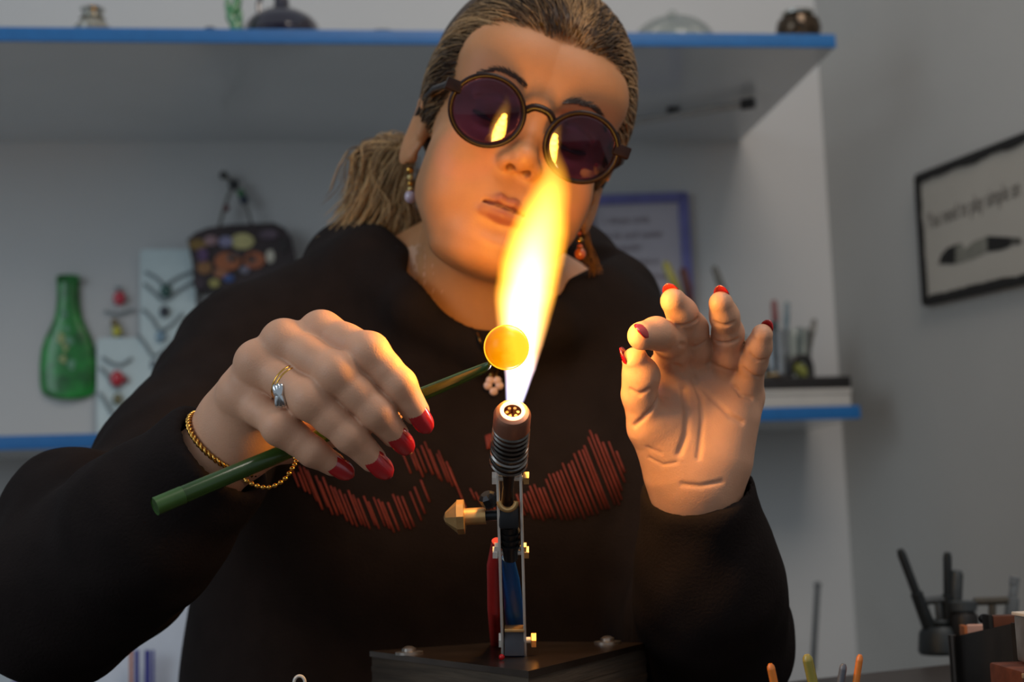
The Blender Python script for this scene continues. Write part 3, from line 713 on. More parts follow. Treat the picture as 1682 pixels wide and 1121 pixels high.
fm = bpy.data.materials.new('burning_gas'); fm.use_nodes = True; nt = fm.node_tree; N = nt.nodes; L = nt.links
N.remove(N['Principled BSDF'])
tc = N.new('ShaderNodeTexCoord'); sp = N.new('ShaderNodeSeparateXYZ'); L.new(tc.outputs['Object'], sp.inputs[0])
def mth(op, a, b=None, c=None, clamp=False):
    m = N.new('ShaderNodeMath'); m.operation = op; m.use_clamp = clamp
    for i, q in enumerate((a, b, c)):
        if q is None: continue
        if isinstance(q, (int, float)): m.inputs[i].default_value = q
        else: L.new(q, m.inputs[i])
    return m.outputs[0]
tt = mth('DIVIDE', sp.outputs['Y'], H_, clamp=True)
def ramp(pts, fac, scale):
    r = N.new('ShaderNodeValToRGB'); r.color_ramp.interpolation = 'B_SPLINE' if len(pts) > 3 else 'LINEAR'
    while len(r.color_ramp.elements) < len(pts): r.color_ramp.elements.new(0.5)
    for e, (p0, v) in zip(r.color_ramp.elements, pts):
        e.position = p0; e.color = (v/scale,)*3+(1,) if np.isscalar(v) else (*v, 1)
    L.new(fac, r.inputs[0])
    return mth('MULTIPLY', r.outputs[0], scale) if np.isscalar(pts[0][1]) else r.outputs[0]
nz = N.new('ShaderNodeTexNoise'); nz.inputs['Scale'].default_value = 28; nz.inputs['Detail'].default_value = 2
L.new(tc.outputs['Object'], nz.inputs['Vector'])
wob = mth('MULTIPLY', mth('SUBTRACT', nz.outputs['Fac'], 0.5), mth('MULTIPLY', tt, 0.010))
cxs = ramp([(y/450, x*k_) for y, x, r_ in prof], tt, 0.1)
rs = ramp([(y/450, r_*k_) for y, x, r_ in prof], tt, 0.1)
dx = mth('DIVIDE', mth('SUBTRACT', mth('ADD', sp.outputs['X'], wob), cxs), rs)
dz = mth('DIVIDE', mth('MULTIPLY', sp.outputs['Z'], 1.25), rs)
r2 = mth('ADD', mth('MULTIPLY', dx, dx), mth('MULTIPLY', dz, dz))
fall = mth('SUBTRACT', 1.0, r2, clamp=True)
inten = ramp([(0, 900), (0.12, 1300), (0.22, 600), (0.34, 480), (0.5, 430), (0.62, 300), (0.72, 230), (0.8, 160), (0.88, 90), (0.95, 32), (1.0, 0)], tt, 1400.0)
st_ = mth('MULTIPLY', mth('POWER', fall, 1.3), inten)
coll = ramp([(0.0, (0.62, 0.62, 1.0)), (0.12, (0.75, 0.66, 0.9)), (0.22, (1.0, 0.40, 0.03)), (0.6, (1.0, 0.37, 0.008)), (1.0, (1.0, 0.30, 0.006))], tt, 1)
hotc = ramp([(0.0, (0.9, 0.85, 1.0)), (0.2, (1.0, 0.72, 0.48)), (0.6, (1.0, 0.60, 0.12)), (1.0, (1.0, 0.50, 0.02))], tt, 1)
mxc = N.new('ShaderNodeMix'); mxc.data_type = 'RGBA'; L.new(mth('POWER', fall, 2.2), mxc.inputs[0]); L.new(coll, mxc.inputs[6]); L.new(hotc, mxc.inputs[7])
em = N.new('ShaderNodeEmission'); L.new(mxc.outputs[2], em.inputs['Color']); L.new(st_, em.inputs['Strength'])
L.new(em.outputs[0], N['Material Output'].inputs['Volume'])
try: fm.cycles.volume_step_rate = 0.12
except Exception: pass
fl = obj('flame', (vs, fs), fm, origin=fb, rot=CM)
tag(fl, 'tall yellow-white flame rising from the torch in front of her face', 'flame')

# ------------------------------------------------------------------ glass rod with hot bubble
BD = 0.812
ball_c = C(832, 571, BD)
M_rod = mat('green_rod_glass', (58, 92, 38), 0.22, trans=0.4, coat=0.2, spec=0.4, var=0.1)
t = thing('glass_rod', C(470, 744, 0.85), 'green glass tube in her hand with a glowing round bubble at its tip', 'glass rod')
pts = [C(256, 832, 0.80), C(360, 788, 0.822), C(465, 744, 0.845), C(580, 694, 0.857), C(700, 645, 0.85), C(760, 620, 0.832), C(794, 605, 0.818), C(804, 598, 0.8135)]
obj('tube', MB().tube(bez(pts, 42), list(np.interp(np.linspace(0, 1, 43), [0, 0.4, 0.7, 0.88, 0.97, 1], [0.0052, 0.0048, 0.0036, 0.0026, 0.0018, 0.0012])), 20), M_rod, t, label='green glass tube')
obj('tube_core', MB().tube([C(254.5, 832.6, 0.7997), C(300, 813.5, 0.809)], 0.0053, 20, cap=False), mat('pale_green_glass', (60, 94, 42), 0.3), t)
bmt = bpy.data.materials.new('molten_glass'); bmt.use_nodes = True; nt2 = bmt.node_tree; b2 = nt2.nodes['Principled BSDF']
b2.inputs['Base Color'].default_value = (0.012, 0.003, 0.0, 1); b2.inputs['Roughness'].default_value = 0.3; b2.inputs['Specular IOR Level'].default_value = 0.15; b2.inputs['Coat Weight'].default_value = 0.0
n1 = nt2.nodes.new('ShaderNodeTexNoise'); n1.inputs['Scale'].default_value = 70; n1.inputs['Detail'].default_value = 3
tc2 = nt2.nodes.new('ShaderNodeTexCoord'); sp2 = nt2.nodes.new('ShaderNodeSeparateXYZ')
nt2.links.new(tc2.outputs['Object'], n1.inputs['Vector']); nt2.links.new(tc2.outputs['Object'], sp2.inputs[0])
# hotter towards the flame side (+X of the bubble)
mr = nt2.nodes.new('ShaderNodeMapRange'); mr.inputs['From Min'].default_value = -0.012; mr.inputs['From Max'].default_value = 0.011
mr.inputs['To Min'].default_value = -0.1; mr.inputs['To Max'].default_value = 1.0; nt2.links.new(sp2.outputs['X'], mr.inputs['Value'])
ad2 = nt2.nodes.new('ShaderNodeMath'); ad2.operation = 'MULTIPLY_ADD'; nt2.links.new(n1.outputs['Fac'], ad2.inputs[0]); ad2.inputs[1].default_value = 0.5; nt2.links.new(mr.outputs[0], ad2.inputs[2])
cr2 = nt2.nodes.new('ShaderNodeValToRGB')
for p0, c0 in ((0.05, (0.72, 0.13, 0.0, 1)), (0.5, (1.0, 0.33, 0.0, 1)), (0.95, (1.0, 0.78, 0.03, 1))):
    e_ = cr2.color_ramp.elements[0] if p0 == 0.05 else (cr2.color_ramp.elements[-1] if p0 == 0.95 else cr2.color_ramp.elements.new(0.5)); e_.position = p0; e_.color = c0
nt2.links.new(ad2.outputs[0], cr2.inputs[0]); nt2.links.new(cr2.outputs[0], b2.inputs['Emission Color']); b2.inputs['Emission Strength'].default_value = 1.0
bo = obj('hot_bubble', MB().ball(ball_c, 0.0124, 40, [RR, UU, BB]), bmt, t, True, origin=ball_c, label='glowing orange bubble of molten glass')
rim = [ball_c+(RR*math.cos(a_)+UU*math.sin(a_))*0.0121 for a_ in np.linspace(0, 2*math.pi, 49)[:-1]]  # bright edge of the bubble drawn as a glowing ring
obj('bubble_rim', MB().tube(rim, 0.0009, 8, closed=True), mat('molten_rim', (255, 160, 20), 0.2, emit=(1.0, 0.50, 0.02), estr=1.3), t, label='bright rim of the bubble drawn as a glowing ring')

# ================================================================== THE PERSON (authored in camera-aligned space, metres)
def rot3(roll, pitch, yaw):
    cr, sr = math.cos(roll), math.sin(roll); cp, sp_ = math.cos(pitch), math.sin(pitch); cy, sy = math.cos(yaw), math.sin(yaw)
    Rz = np.array([[cr, sr, 0], [-sr, cr, 0], [0, 0, 1]])         # + = clockwise in the picture
    Rx = np.array([[1, 0, 0], [0, cp, sp_], [0, -sp_, cp]])        # + = face turned up
    Ry = np.array([[cy, 0, sy], [0, 1, 0], [-sy, 0, cy]])          # + = face turned to picture right
    return Rz @ Rx @ Ry
HR = rot3(math.radians(19.4), math.radians(6), math.radians(8))
HO = cs(880, 195, 1.025)
def h2c(p): return np.asarray(p, float)/1000 @ HR.T + HO           # head millimetres -> camera space
def c2h(P): return ((P-HO.astype(F32)) @ HR.astype(F32))*1000
def arc(pts): return [np.array(p, float) for p in pts]

def head_mm(p):
    ax = np.abs(p[:, 0]); q = np.stack([ax, p[:, 1], p[:, 2]], 1)   # mirror left/right
    d = ell(p, (0, 30, -92), (74, 83, 93))
    d = smin(d, ell(p, (0, -31, -56), (61, 69, 54)), 24)
    d = smin(d, ell(q, (30, 36, -26), (34, 30, 26)), 22)            # forehead
    d = smin(d, cone(q, (42, -64, -66), (14, -93, -17), 14.5, 13.5), 30)   # jaw
    d = smin(d, sph(p, (0, -94, -13), 15), 16)
    d = smin(d, ell(q, (34, -42, -28), (26, 28, 25)), 24)           # cheeks
    d = smin(d, ell(q, (27, -70, -33), (24, 18, 26)), 24)
    d = smin(d, ell(p, (0, -103, -46), (36, 13, 38)), 22)           # soft chin
    d = smin(d, cone(q, (8, 15, -11), (44, 14, -25), 10, 10), 14)   # brow
    d = smax(d, -ell(q, (31, -2, 5), (18, 12, 14)), 12)             # sockets
    d = smin(d, sph(q, (31, -4, -15), 13.6), 5)                     # lids
    d = smin(d, cone(q, (16, 4, -3), (45, 2, -12), 3.4, 3), 5)
    d = smin(d, cone(p, (0, 6, -9), (0, -30, 9), 7.5, 8.5), 12)     # nose
    d = smin(d, ell(p, (0, -34, 11), (8.8, 8, 10)), 8)
    d = smin(d, ell(q, (10.5, -37.5, 2.5), (6, 6, 9)), 6)
    d = smin(d, ell(p, (0, -66, -17), (29, 20, 21)), 14)            # muzzle
    ul = arc([(29, -71, -10), (15, -67.2, 0.5), (5, -65.6, 4.6), (0, -66.0, 4.8)])
    d = smin(d, chain(q, ul, [1.6, 3.0, 3.6, 3.2], 2), 3.2)
    lo_ = arc([(28, -72.5, -9.5), (14, -75.5, 0.5), (0, -76.5, 3.2)])
    d = smin(d, chain(q, lo_, [1.8, 4.0, 5.0], 2), 3.2)
    d = smax(d, -ell(p, (0, -87, 12), (17, 5.5, 9)), 9)
    d = smax(d, -cone(p, (0, -50, 13), (0, -60, 11), 1.8, 3.0), 4)  # philtrum
    return d, q
def carve(d, p, q):
    d = smax(d, -ell(q, (5.8, -42.2, 8), (3.3, 3.2, 5.5)), 1.6)     # nostrils
    ml = arc([(29, -71.4, -8), (15, -70.6, 2.6), (6, -69.6, 7), (0, -70.4, 7.4)])
    d = smax(d, -chain(q, ml, [0.6, 0.8, 0.8, 0.8], 1), 1.6)
    d = smax(d, -chain(q, arc([(19, -9.5, -8), (31, -13.0, -1), (44, -9, -9)]), [1.0, 1.5, 1.0], 1), 1.2)   # nearly closed eyes
    d = smax(d, -chain(q, arc([(18, 3, -5), (31, 7.5, -1), (45, 2, -10)]), [0.6, 1.2, 0.6], 1), 2.5)
    # ears
    eR = rot3(math.radians(-6), 0, math.radians(-24))
    e = ell(q, (73, -17, -94), (5, 31, 17), eR)
    e = smax(e, -ell(q, (79, -13, -89), (5.5, 20, 9), eR), 4)
    e = smin(e, chain(q, arc([(77, -3, -80), (77.5, 7, -88), (78, 5, -99), (77, -9, -107), (75, -29, -100), (71, -41, -88)]), [2.2, 3, 3.2, 3, 2.6, 4.2], 2), 3)
    e = smin(e, ell(q, (71, -21, -80), (4, 7, 4)), 3)
    return smin(d, e, 5)
neck_b = cs(792, 610, 1.21)
chest_c = cs(790, 700, 1.235)
def torso(P):
    d = ell(P, chest_c, (0.185, 0.165, 0.105))
    d = smin(d, ell(P, cs(785, 1150, 1.24), (0.255, 0.30, 0.125)), 0.08)
    for s_, x in ((0, 655), (1, 915)):
        d = smin(d, ell(P, cs(x, 835, 1.165), (0.072, 0.075, 0.065)), 0.06)
    d = smin(d, cone(P, cs(430, 605, 1.2), cs(690, 510, 1.23), 0.050, 0.045), 0.05)
    d = smin(d, cone(P, cs(1045, 645, 1.2), cs(890, 530, 1.23), 0.050, 0.045), 0.05)
    return d
def necks(P):
    d = cone(P, h2c((0, -50, -104)).astype(F32), neck_b, 0.053, 0.058)
    d = smin(d, ell(P, cs(796, 640, 1.215), (0.13, 0.12, 0.083)), 0.05)
    d = smin(d, cone(P, cs(640, 470, 1.24), cs(760, 430, 1.22), 0.036, 0.04), 0.05)
    return d
def headneck(P):
    p = c2h(P); d, q = head_mm(p)
    n_ = necks(P)*1000
    d = smin(d, n_, 14)
    d = smax(d, -chain(p, arc([(-30, -122, -42), (-16, -127, -26), (0, -130, -18), (30, -127, -30)]), [0.4, 1.2, 1.5, 1.0], 1), 5)   # neck fold
    return carve(d, p, q)/1000
lo = np.array([cs(600, 0, 1.15)[0], cs(0, 600, 1.15)[1], -1.36]); hi = np.array([cs(1075, 0, 1.15)[0], h2c((0, 120, -60))[1]+0.02, -0.975])
HV, HQ = nets(headneck, lo, hi, 0.00145)

# ---- arms (body) and sleeves
ARM_R = ([cs(400, 596, 1.2), cs(200, 900, 1.02), cs(100, 985, 0.95), cs(250, 850, 0.905), cs(388, 720, 0.882)], [0.055, 0.045, 0.040, 0.036, 0.026])
ARM_L = ([cs(1055, 640, 1.2), cs(1150, 1000, 1.12), cs(1172, 1052, 1.02), cs(1152, 930, 0.955), cs(1140, 800, 0.93)], [0.055, 0.046, 0.040, 0.036, 0.027])
def bodylow(P):
    d = smin(torso(P)+0.012, necks(P), 0.03)
    for pts_, rs_ in (ARM_R, ARM_L): d = smin(d, chain(P, pts_, [r_*0.92 for r_ in rs_], 0.015), 0.03)
    # trimmed where the finer head mesh takes over
    return d
BV, BQ = nets(bodylow, (-0.44, -0.36, -1.42), (0.26, 0.03, -0.84), 0.007)

# ---- hands
def hand(palm, fingers, kf, kp, thumb=None, cuts=(), extra=()):
    def f(P):
        d = None
        for a, b, ra, rb in palm:
            e = cone(P, a, b, ra, rb); d = e if d is None else smin(d, e, kp)
        g = None
        for pts_, rs_ in fingers:
            e = chain(P, pts_, rs_, 0.004); g = e if g is None else smin(g, e, 0.0016)
        d = smin(d, g, kf)
        for pts_, rs_ in extra: d = smin(d, chain(P, pts_, rs_, 0.004), 0.007)
        for c_, r_ in (thumb or ()): d = smin(d, sph(P, c_, r_), 0.005)
        for pts_, r_, k2 in cuts: d = smax(d, -chain(P, pts_, [r_]*len(pts_), 0.001), k2)
        return d
    return f
# her right hand (picture left), back of the hand seen
wr = cs(392, 712, 0.884)
RM = [cs(530, 547, 0.856), cs(468, 562, 0.851), cs(425, 597, 0.851), cs(396, 648, 0.858)]
RP = [cs(606, 580, 0.832), cs(553, 613, 0.826), cs(511, 657, 0.827), cs(462, 702, 0.833)]
RDp = [cs(656, 632, 0.829), cs(618, 677, 0.826), cs(575, 716, 0.827), cs(513, 742, 0.833)]
RT = [cs(683, 676, 0.834), cs(648, 713, 0.834), cs(612, 754, 0.834), cs(547, 763, 0.838)]
RMW = [0.0125, 0.0128, 0.0125, 0.0118]
palmR = [(wr, RM[i]*0.92+wr*0.08, 0.0225, RMW[i]) for i in range(4)]
palmR += [(cs(400, 690, 0.887), cs(440, 640, 0.874), 0.024, 0.021), (cs(330, 790, 0.90), wr, 0.0245, 0.0225)]
fR = []
for i in range(4):
    w0 = [0.0113, 0.0115, 0.0112, 0.0100][i]
    mid1 = (RM[i]+RP[i])/2; mid2 = (RP[i]+RDp[i])/2
    fR.append(([RM[i], mid1, RP[i], mid2, RDp[i], RT[i]], [w0*1.1, w0*0.97, w0*1.02, w0*0.88, w0*0.86, w0*0.72]))
thR = [([cs(420, 715, 0.892), cs(470, 722, 0.886), cs(560, 700, 0.876), cs(640, 672, 0.868)], [0.017, 0.0145, 0.0115, 0.0095])]
bumps = [(RP[i]+np.array([0, 0, 0.002]), 0.0108-0.0006*(i == 3)) for i in range(4)]+[(RM[i]+np.array([-.001, 0.001, 0.002]), 0.0122) for i in range(4)]
cutR = []
fnR = hand(palmR, fR, 0.007, 0.012, bumps, cutR, thR)
# her left hand (picture right), palm seen
wl = cs(1142, 795, 0.93)
LM = [cs(1098, 612, 0.930), cs(1142, 603, 0.936), cs(1186, 618, 0.938), cs(1222, 652, 0.936)]
fL = [([LM[0], cs(1104, 578, 0.912), cs(1098, 556, 0.896), cs(1078, 548, 0.880), cs(1054, 552, 0.868)], [0.0112, 0.0108, 0.0106, 0.0098, 0.0088]),
      ([LM[1], cs(1142, 570, 0.918), cs(1136, 540, 0.905), cs(1120, 514, 0.893), cs(1106, 495, 0.886)], [0.0112, 0.0104, 0.0100, 0.0092, 0.0082]),
      ([LM[2], cs(1194, 582, 0.920), cs(1196, 548, 0.907), cs(1190, 520, 0.895), cs(1184, 499, 0.889)], [0.0110, 0.0102, 0.0097, 0.0088, 0.0077]),
      ([LM[3], cs(1229, 622, 0.925), cs(1238, 594, 0.914), cs(1246, 571, 0.906), cs(1252, 550, 0.900)], [0.0104, 0.0092, 0.0086, 0.0080, 0.0068])]
palmL = [(wl, LM[0], 0.021, 0.0135), (wl, LM[1], 0.022, 0.0128), (wl, LM[2], 0.022, 0.0128), (wl, LM[3], 0.0205, 0.0128),
         (cs(1155, 900, 0.945), wl, 0.0265, 0.0235), (cs(1115, 760, 0.925), cs(1085, 700, 0.918), 0.019, 0.0155), (cs(1190, 750, 0.925), cs(1205, 690, 0.926), 0.0165, 0.0130)]
thL = [([cs(1105, 765, 0.922), cs(1066, 702, 0.912), cs(1050, 648, 0.902), cs(1053, 618, 0.897), cs(1043, 592, 0.891)], [0.0185, 0.0135, 0.0108, 0.0114, 0.0082])]
def palmline(pts_, d=0.898): return [cs(x, y, z) for x, y, z in pts_]
cutL = []
def surfcut(lst, pxs, r_, k2): lst.append((pxs, r_, k2))
surf_lines = [([(1112, 604), (1124, 640), (1129, 680), (1127, 715), (1116, 745)], 0.0009, 0.0035),
              ([(1140, 628), (1152, 655), (1154, 690), (1150, 730), (1147, 752)], 0.0006, 0.003),
              ([(1108, 600), (1140, 622), (1170, 655), (1200, 684), (1218, 694)], 0.0007, 0.003),
              ([(1042, 700), (1060, 684), (1080, 655)], 0.0008, 0.0025),
              ([(1066, 752), (1090, 764), (1112, 760)], 0.0001, 0.002), ([(1064, 735), (1086, 745)], 0.0001, 0.002),
              ([(1120, 796), (1150, 799), (1185, 792)], 0.0002, 0.003),
              ([(1113, 536), (1130, 534), (1146, 524)], 0.0008, 0.002), ([(1118, 566), (1140, 571), (1158, 562)], 0.0009, 0.002),
              ([(1174, 530), (1190, 536), (1206, 530)], 0.0008, 0.002), ([(1174, 560), (1192, 565), (1212, 558)], 0.0009, 0.002),
              ([(1232, 582), (1242, 592), (1256, 592)], 0.0007, 0.002), ([(1222, 606), (1234, 616), (1248, 620)], 0.0008, 0.002),
              ([(1206, 636), (1218, 650), (1234, 655)], 0.0008, 0.002), ([(1036, 640), (1050, 648), (1066, 640)], 0.0007, 0.002), ([(1164, 596), (1188, 606), (1210, 612)], 0.0007, 0.0025)]
fnL0 = hand(palmL, fL, 0.008, 0.016, None, (), thL)
for pxs, r_, k2 in surf_lines:
    pts_ = [march(fnL0, x, y, 0.84, 1.0) for x, y in pxs]; pts_ = [q_ for q_ in pts_ if q_ is not None]
    if len(pts_) > 1: cutL.append((pts_, r_, k2))
fnL = hand(palmL, fL, 0.008, 0.016, None, cutL, thL)
def bounds(d, x0, x1, y0, y1, n_, f_): a = cs(x0, y1, d); b = cs(x1, y0, d); return (min(a[0], cs(x0, y1, f_)[0]), a[1], -f_), (b[0], b[1], -n_)
l_, h_ = bounds(0.87, 320, 730, 495, 840, 0.80, 0.925); RV, RQ = nets(fnR, l_, h_, 0.0009)
l_, h_ = bounds(0.93, 1005, 1290, 450, 905, 0.84, 0.985); LV, LQ = nets(fnL, l_, h_, 0.0009)

# ---- assemble the one body mesh with skin tints, painted light and shade
def tint_head(V):
    p = ((V-HO) @ HR)*1000; base = np.tile(np.array(lin((182, 126, 84))), (len(p), 1))  # warm flame light is put into the face's skin colour
    q = p.copy(); q[:, 0] = np.abs(q[:, 0]); q = q.astype(F32)
    def blend(mask, c):
        m = np.clip(mask, 0, 1)[:, None]; return base*(1-m)+np.array(lin(c))*m
    lip = np.minimum(chain(q, arc([(29, -71, -10), (15, -67.2, 0.5), (5, -65.6, 4.6), (0, -66.0, 4.8)]), [1.4, 3.0, 3.6, 3.2], 2),
                     chain(q, arc([(28, -72.5, -9.5), (14, -75.5, 0.5), (0, -76.5, 3.2)]), [1.6, 4.0, 5.0], 2))
    base = blend((1.3-lip)/1.5, (150, 88, 68))
    base = blend(np.clip((9-np.abs(ell(q, (40, -42, -5), (18, 14, 16))))/24, 0, .22), (206, 130, 104))
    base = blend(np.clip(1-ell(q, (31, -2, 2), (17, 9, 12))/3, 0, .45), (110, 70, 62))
    base = blend(np.clip((1.0-chain(q, arc([(19, -9.5, -8), (31, -13.0, -1), (44, -9, -9)]), [1.2, 1.8, 1.2], 1))/1.0, 0, 1), (34, 22, 20))
    base = blend((0.8-ell(q, (5.8, -42.2, 8), (3.3, 3.2, 5.5)))/1.2, (92, 50, 36))  # shade inside the nostrils painted into the tint
    ml = chain(q, arc([(29, -71.4, -8), (15, -70.6, 2.6), (6, -69.6, 6), (0, -70.4, 6.4)]), [0.6]*4, 1)
    base = blend((1.6-ml)/1.2, (92, 44, 38))  # shade between the lips painted dark along the mouth line
    return base
hc = tint_head(HV)
def flat(V, c): return np.tile(np.array(lin(c)), (len(V), 1))
SK = (204, 154, 124)  # paler than the face, whose tint holds the flame light
parts_ = [(HV, HQ, hc), (RV, RQ, flat(RV, SK)), (LV, LQ, flat(LV, SK)), (BV, BQ, flat(BV, SK))]
o_ = 0; AV = []; AQ = []; AC = []
for v, q_, c_ in parts_:
    AV.append(v); AQ.append(q_+o_); AC.append(c_); o_ += len(v)
AV = np.concatenate(AV); AQ = np.concatenate(AQ); AC = np.concatenate(AC)
M_skin = mat('skin', (210, 164, 138), 0.48, var=0.05, scale=60, attr='tint', sss=0.12, spec=0.4, bump=0.22, bscale=900)
root = C(790, 1121, 1.24); root[2] = 0.45
person = thing('person', root, 'woman in a black hooded sweatshirt and round dark glasses working glass at the torch', 'person')
body = obj('body', (c2w(AV), AQ), M_skin, person, True, col=AC)

# ---- fingernails
M_nail = mat('red_nail_polish', (168, 14, 26), 0.14, var=0.06, coat=1.0, spec=0.8)
def nail(c_, dr, nrm, W_, L_, parent, tip=1.0):
    dr = dr/np.linalg.norm(dr); nrm = nrm-dr*np.dot(nrm, dr); nrm /= np.linalg.norm(nrm); sd = np.cross(dr, nrm)
    vs = []; nu, nv = 9, 12
    for lay in (0, -0.0007):
        for j in range(nv):
            v_ = j/(nv-1); wv = math.sin(math.pi*min(0.5, 0.12+v_*1.1)) if v_ < 0.35 else (1.0 if v_ < 0.6 else math.sqrt(max(0.02, 1-((v_-0.6)/0.405)**1.7*tip)))
            if v_ < 0.35: wv = math.sqrt(max(0.03, 1-((0.35-v_)/0.36)**2))
            for i in range(nu):
                u = -1+2*i/(nu-1)
                hgt = W_*0.5*(math.sqrt(max(0, 1-(0.82*u*wv)**2))-0.57)
                vs.append(c_+dr*(v_-0.45)*L_+sd*u*wv*W_/2+nrm*(hgt+lay)-nrm*0.10*L_*(v_-0.4)**2*2)
    fs = []
    for lay in (0, 1):
        o2 = lay*nu*nv
        for j in range(nv-1):
            for i in range(nu-1): fs.append((o2+j*nu+i, o2+j*nu+i+1, o2+(j+1)*nu+i+1, o2+(j+1)*nu+i))
    bd = [i for i in range(nu)]+[j*nu+nu-1 for j in range(1, nv)]+[(nv-1)*nu+i for i in range(nu-2, -1, -1)]+[j*nu for j in range(nv-2, 0, -1)]
    for a_, b_ in zip(bd, bd[1:]+bd[:1]): fs.append((a_, b_, b_+nu*nv, a_+nu*nv))
    return obj('fingernail', ([c2w(p_) for p_ in vs], fs), M_nail, parent, True)
for i in range(4):
    d2 = RT[i]-RDp[i]; d2 /= np.linalg.norm(d2)
    nn = np.array([0.10, 0.14, 1.0]) if i < 3 else np.array([0.0, 0.2, 1.0])
    nn = nn-d2*np.dot(nn, d2); nn /= np.linalg.norm(nn)
    rt = [0.0081, 0.0083, 0.0081, 0.0072][i]
    nail(RT[i]+d2*0.0030+nn*(rt*0.66), d2, nn, [0.0125, 0.0132, 0.0132, 0.0118][i], [0.0200, 0.0200, 0.0205, 0.0185][i], body)
def nailL(chain_, rt, nn, W_, L_, fwd=0.002):
    d2 = chain_[-1]-chain_[-2]; d2 /= np.linalg.norm(d2); nn = np.array(nn, float); nn -= d2*np.dot(nn, d2); nn /= np.linalg.norm(nn)
    nail(chain_[-1]+d2*fwd+nn*rt*0.62, d2, nn, W_, L_, body)
nailL(fL[0][0], 0.0088, (-0.35, 0.25, 1.0), 0.0115, 0.013, 0.004)
nailL(fL[1][0], 0.0082, (0.25, 0.7, -0.7), 0.0108, 0.015, 0.002)
nailL(fL[2][0], 0.0077, (0.45, 0.7, -0.7), 0.0102, 0.015, 0.002)
nailL(fL[3][0], 0.0068, (0.8, 0.5, -0.7), 0.0090, 0.013, 0.002)
nailL(thL[0][0], 0.0082, (-1.0, -0.1, -0.1), 0.0120, 0.015, 0.003)

# ---- hooded sweatshirt
def vnoise(P, s, seed):
    r_ = np.random.default_rng(seed); o = np.zeros(len(P), F32)
    for _ in range(5):
        k2 = r_.normal(size=3); k2 = (k2/np.linalg.norm(k2)*s*(0.7+0.8*r_.random())).astype(F32); o += np.sin(P @ k2+F32(r_.random()*6.28))
    return o/5
SL_R = ([cs(404, 600, 1.2), cs(298, 765, 1.08), cs(190, 915, 0.985)], [0.063, 0.056, 0.060])
SL_R2 = ([cs(92, 985, 0.95), cs(230, 872, 0.91), cs(372, 735, 0.886)], [0.060, 0.050, 0.038])
SL_L = ([cs(1046, 655, 1.2), cs(1140, 1000, 1.12), cs(1172, 1052, 1.03)], [0.062, 0.062, 0.056])
SL_L2 = ([cs(1168, 1052, 1.01), cs(1164, 960, 0.965), cs(1148, 830, 0.94)], [0.053, 0.048, 0.040])
NL0, NL1, NL2 = cs(650, 388, 1.08), cs(806, 524, 1.08), cs(1000, 425, 1.08)
def side(P, a, b):
    """signed distance to the plane through the eye and picture line a-b (positive above)"""
    n_ = np.cross(a, b); n_ /= np.linalg.norm(n_); 
    return P @ n_.astype(F32)
cuffR_d = (cs(392, 712, 0.884)-cs(230, 872, 0.91)); cuffR_d /= np.linalg.norm(cuffR_d)
cuffL_d = (cs(1146, 800, 0.932)-cs(1172, 960, 0.965)); cuffL_d /= np.linalg.norm(cuffL_d)
CRp = cs(366, 742, 0.886); CLp = cs(1148, 792, 0.936)
def hoodie(P):
    d = smin(torso(P)-0.006, ell(P, cs(796, 640, 1.215), (0.13, 0.12, 0.083))-0.009, 0.03)
    d = smin(d, cone(P, cs(430, 595, 1.2), cs(640, 482, 1.23), 0.060, 0.052), 0.03)
    d = smin(d, cone(P, cs(1045, 635, 1.2), cs(920, 525, 1.23), 0.058, 0.048), 0.03)
    # hood lying round the neck
    d = smin(d, chain(P, [cs(575, 445, 1.27), cs(600, 440, 1.19), cs(690, 500, 1.13), cs(795, 575, 1.115)], [0.034, 0.030, 0.024, 0.016], 0.01), 0.02)
    d = smin(d, chain(P, [cs(1010, 505, 1.27), cs(980, 505, 1.19), cs(905, 538, 1.13), cs(815, 578, 1.115)], [0.034, 0.030, 0.024, 0.016], 0.01), 0.02)
    d = smin(d, chain(P, [cs(585, 435, 1.27), cs(660, 425, 1.33), cs(800, 420, 1.36), cs(930, 440, 1.33), cs(1005, 490, 1.27)], [0.036, 0.042, 0.046, 0.042, 0.034], 0.02), 0.03)
    d = d+0.0035*vnoise(P, 38, 3)
    aR = smin(chain(P, SL_R[0], SL_R[1], 0.03), sph(P, cs(114, 850, 0.975), 0.0465), 0.010)
    aR = smin(aR, chain(P, SL_R2[0], SL_R2[1], 0.02), 0.014)
    aR = aR+0.0042*vnoise(P, 70, 5)+0.002*vnoise(P, 140, 8)
    d = smin(d, aR, 0.016)
    aL = smin(chain(P, SL_L[0], SL_L[1], 0.03), chain(P, SL_L2[0], SL_L2[1], 0.02), 0.02)+0.0030*vnoise(P, 75, 6)+0.0018*vnoise(P, 150, 9)
    d = smin(d, aL, 0.016)
    # cuffs end cleanly and are hollow
    near = np.sqrt(((P-CRp.astype(F32))**2).sum(1))-0.09
    d = np.where(near < 0, smax(d, (P-CRp.astype(F32)) @ cuffR_d.astype(F32), 0.005), d)
    d = smax(d, -cone(P, CRp-cuffR_d*0.035, CRp+cuffR_d*0.02, 0.0285, 0.0300), 0.004)
    near = np.sqrt(((P-CLp.astype(F32))**2).sum(1))-0.11
    d = np.where(near < 0, smax(d, (P-CLp.astype(F32)) @ cuffL_d.astype(F32), 0.005), d)
    d = smax(d, -cone(P, CLp-cuffL_d*0.035, CLp+cuffL_d*0.02, 0.0300, 0.0345), 0.004)
    # neck opening
    v_ = smin(-side(P, NL0, NL1), -side(P, NL1, NL2), 0.004)
    cut = smax(smax(side(P, NL0, NL1), side(P, NL1, NL2), 0.003), -(P[:, 2]+1.27), 0.01)
    return d, cut
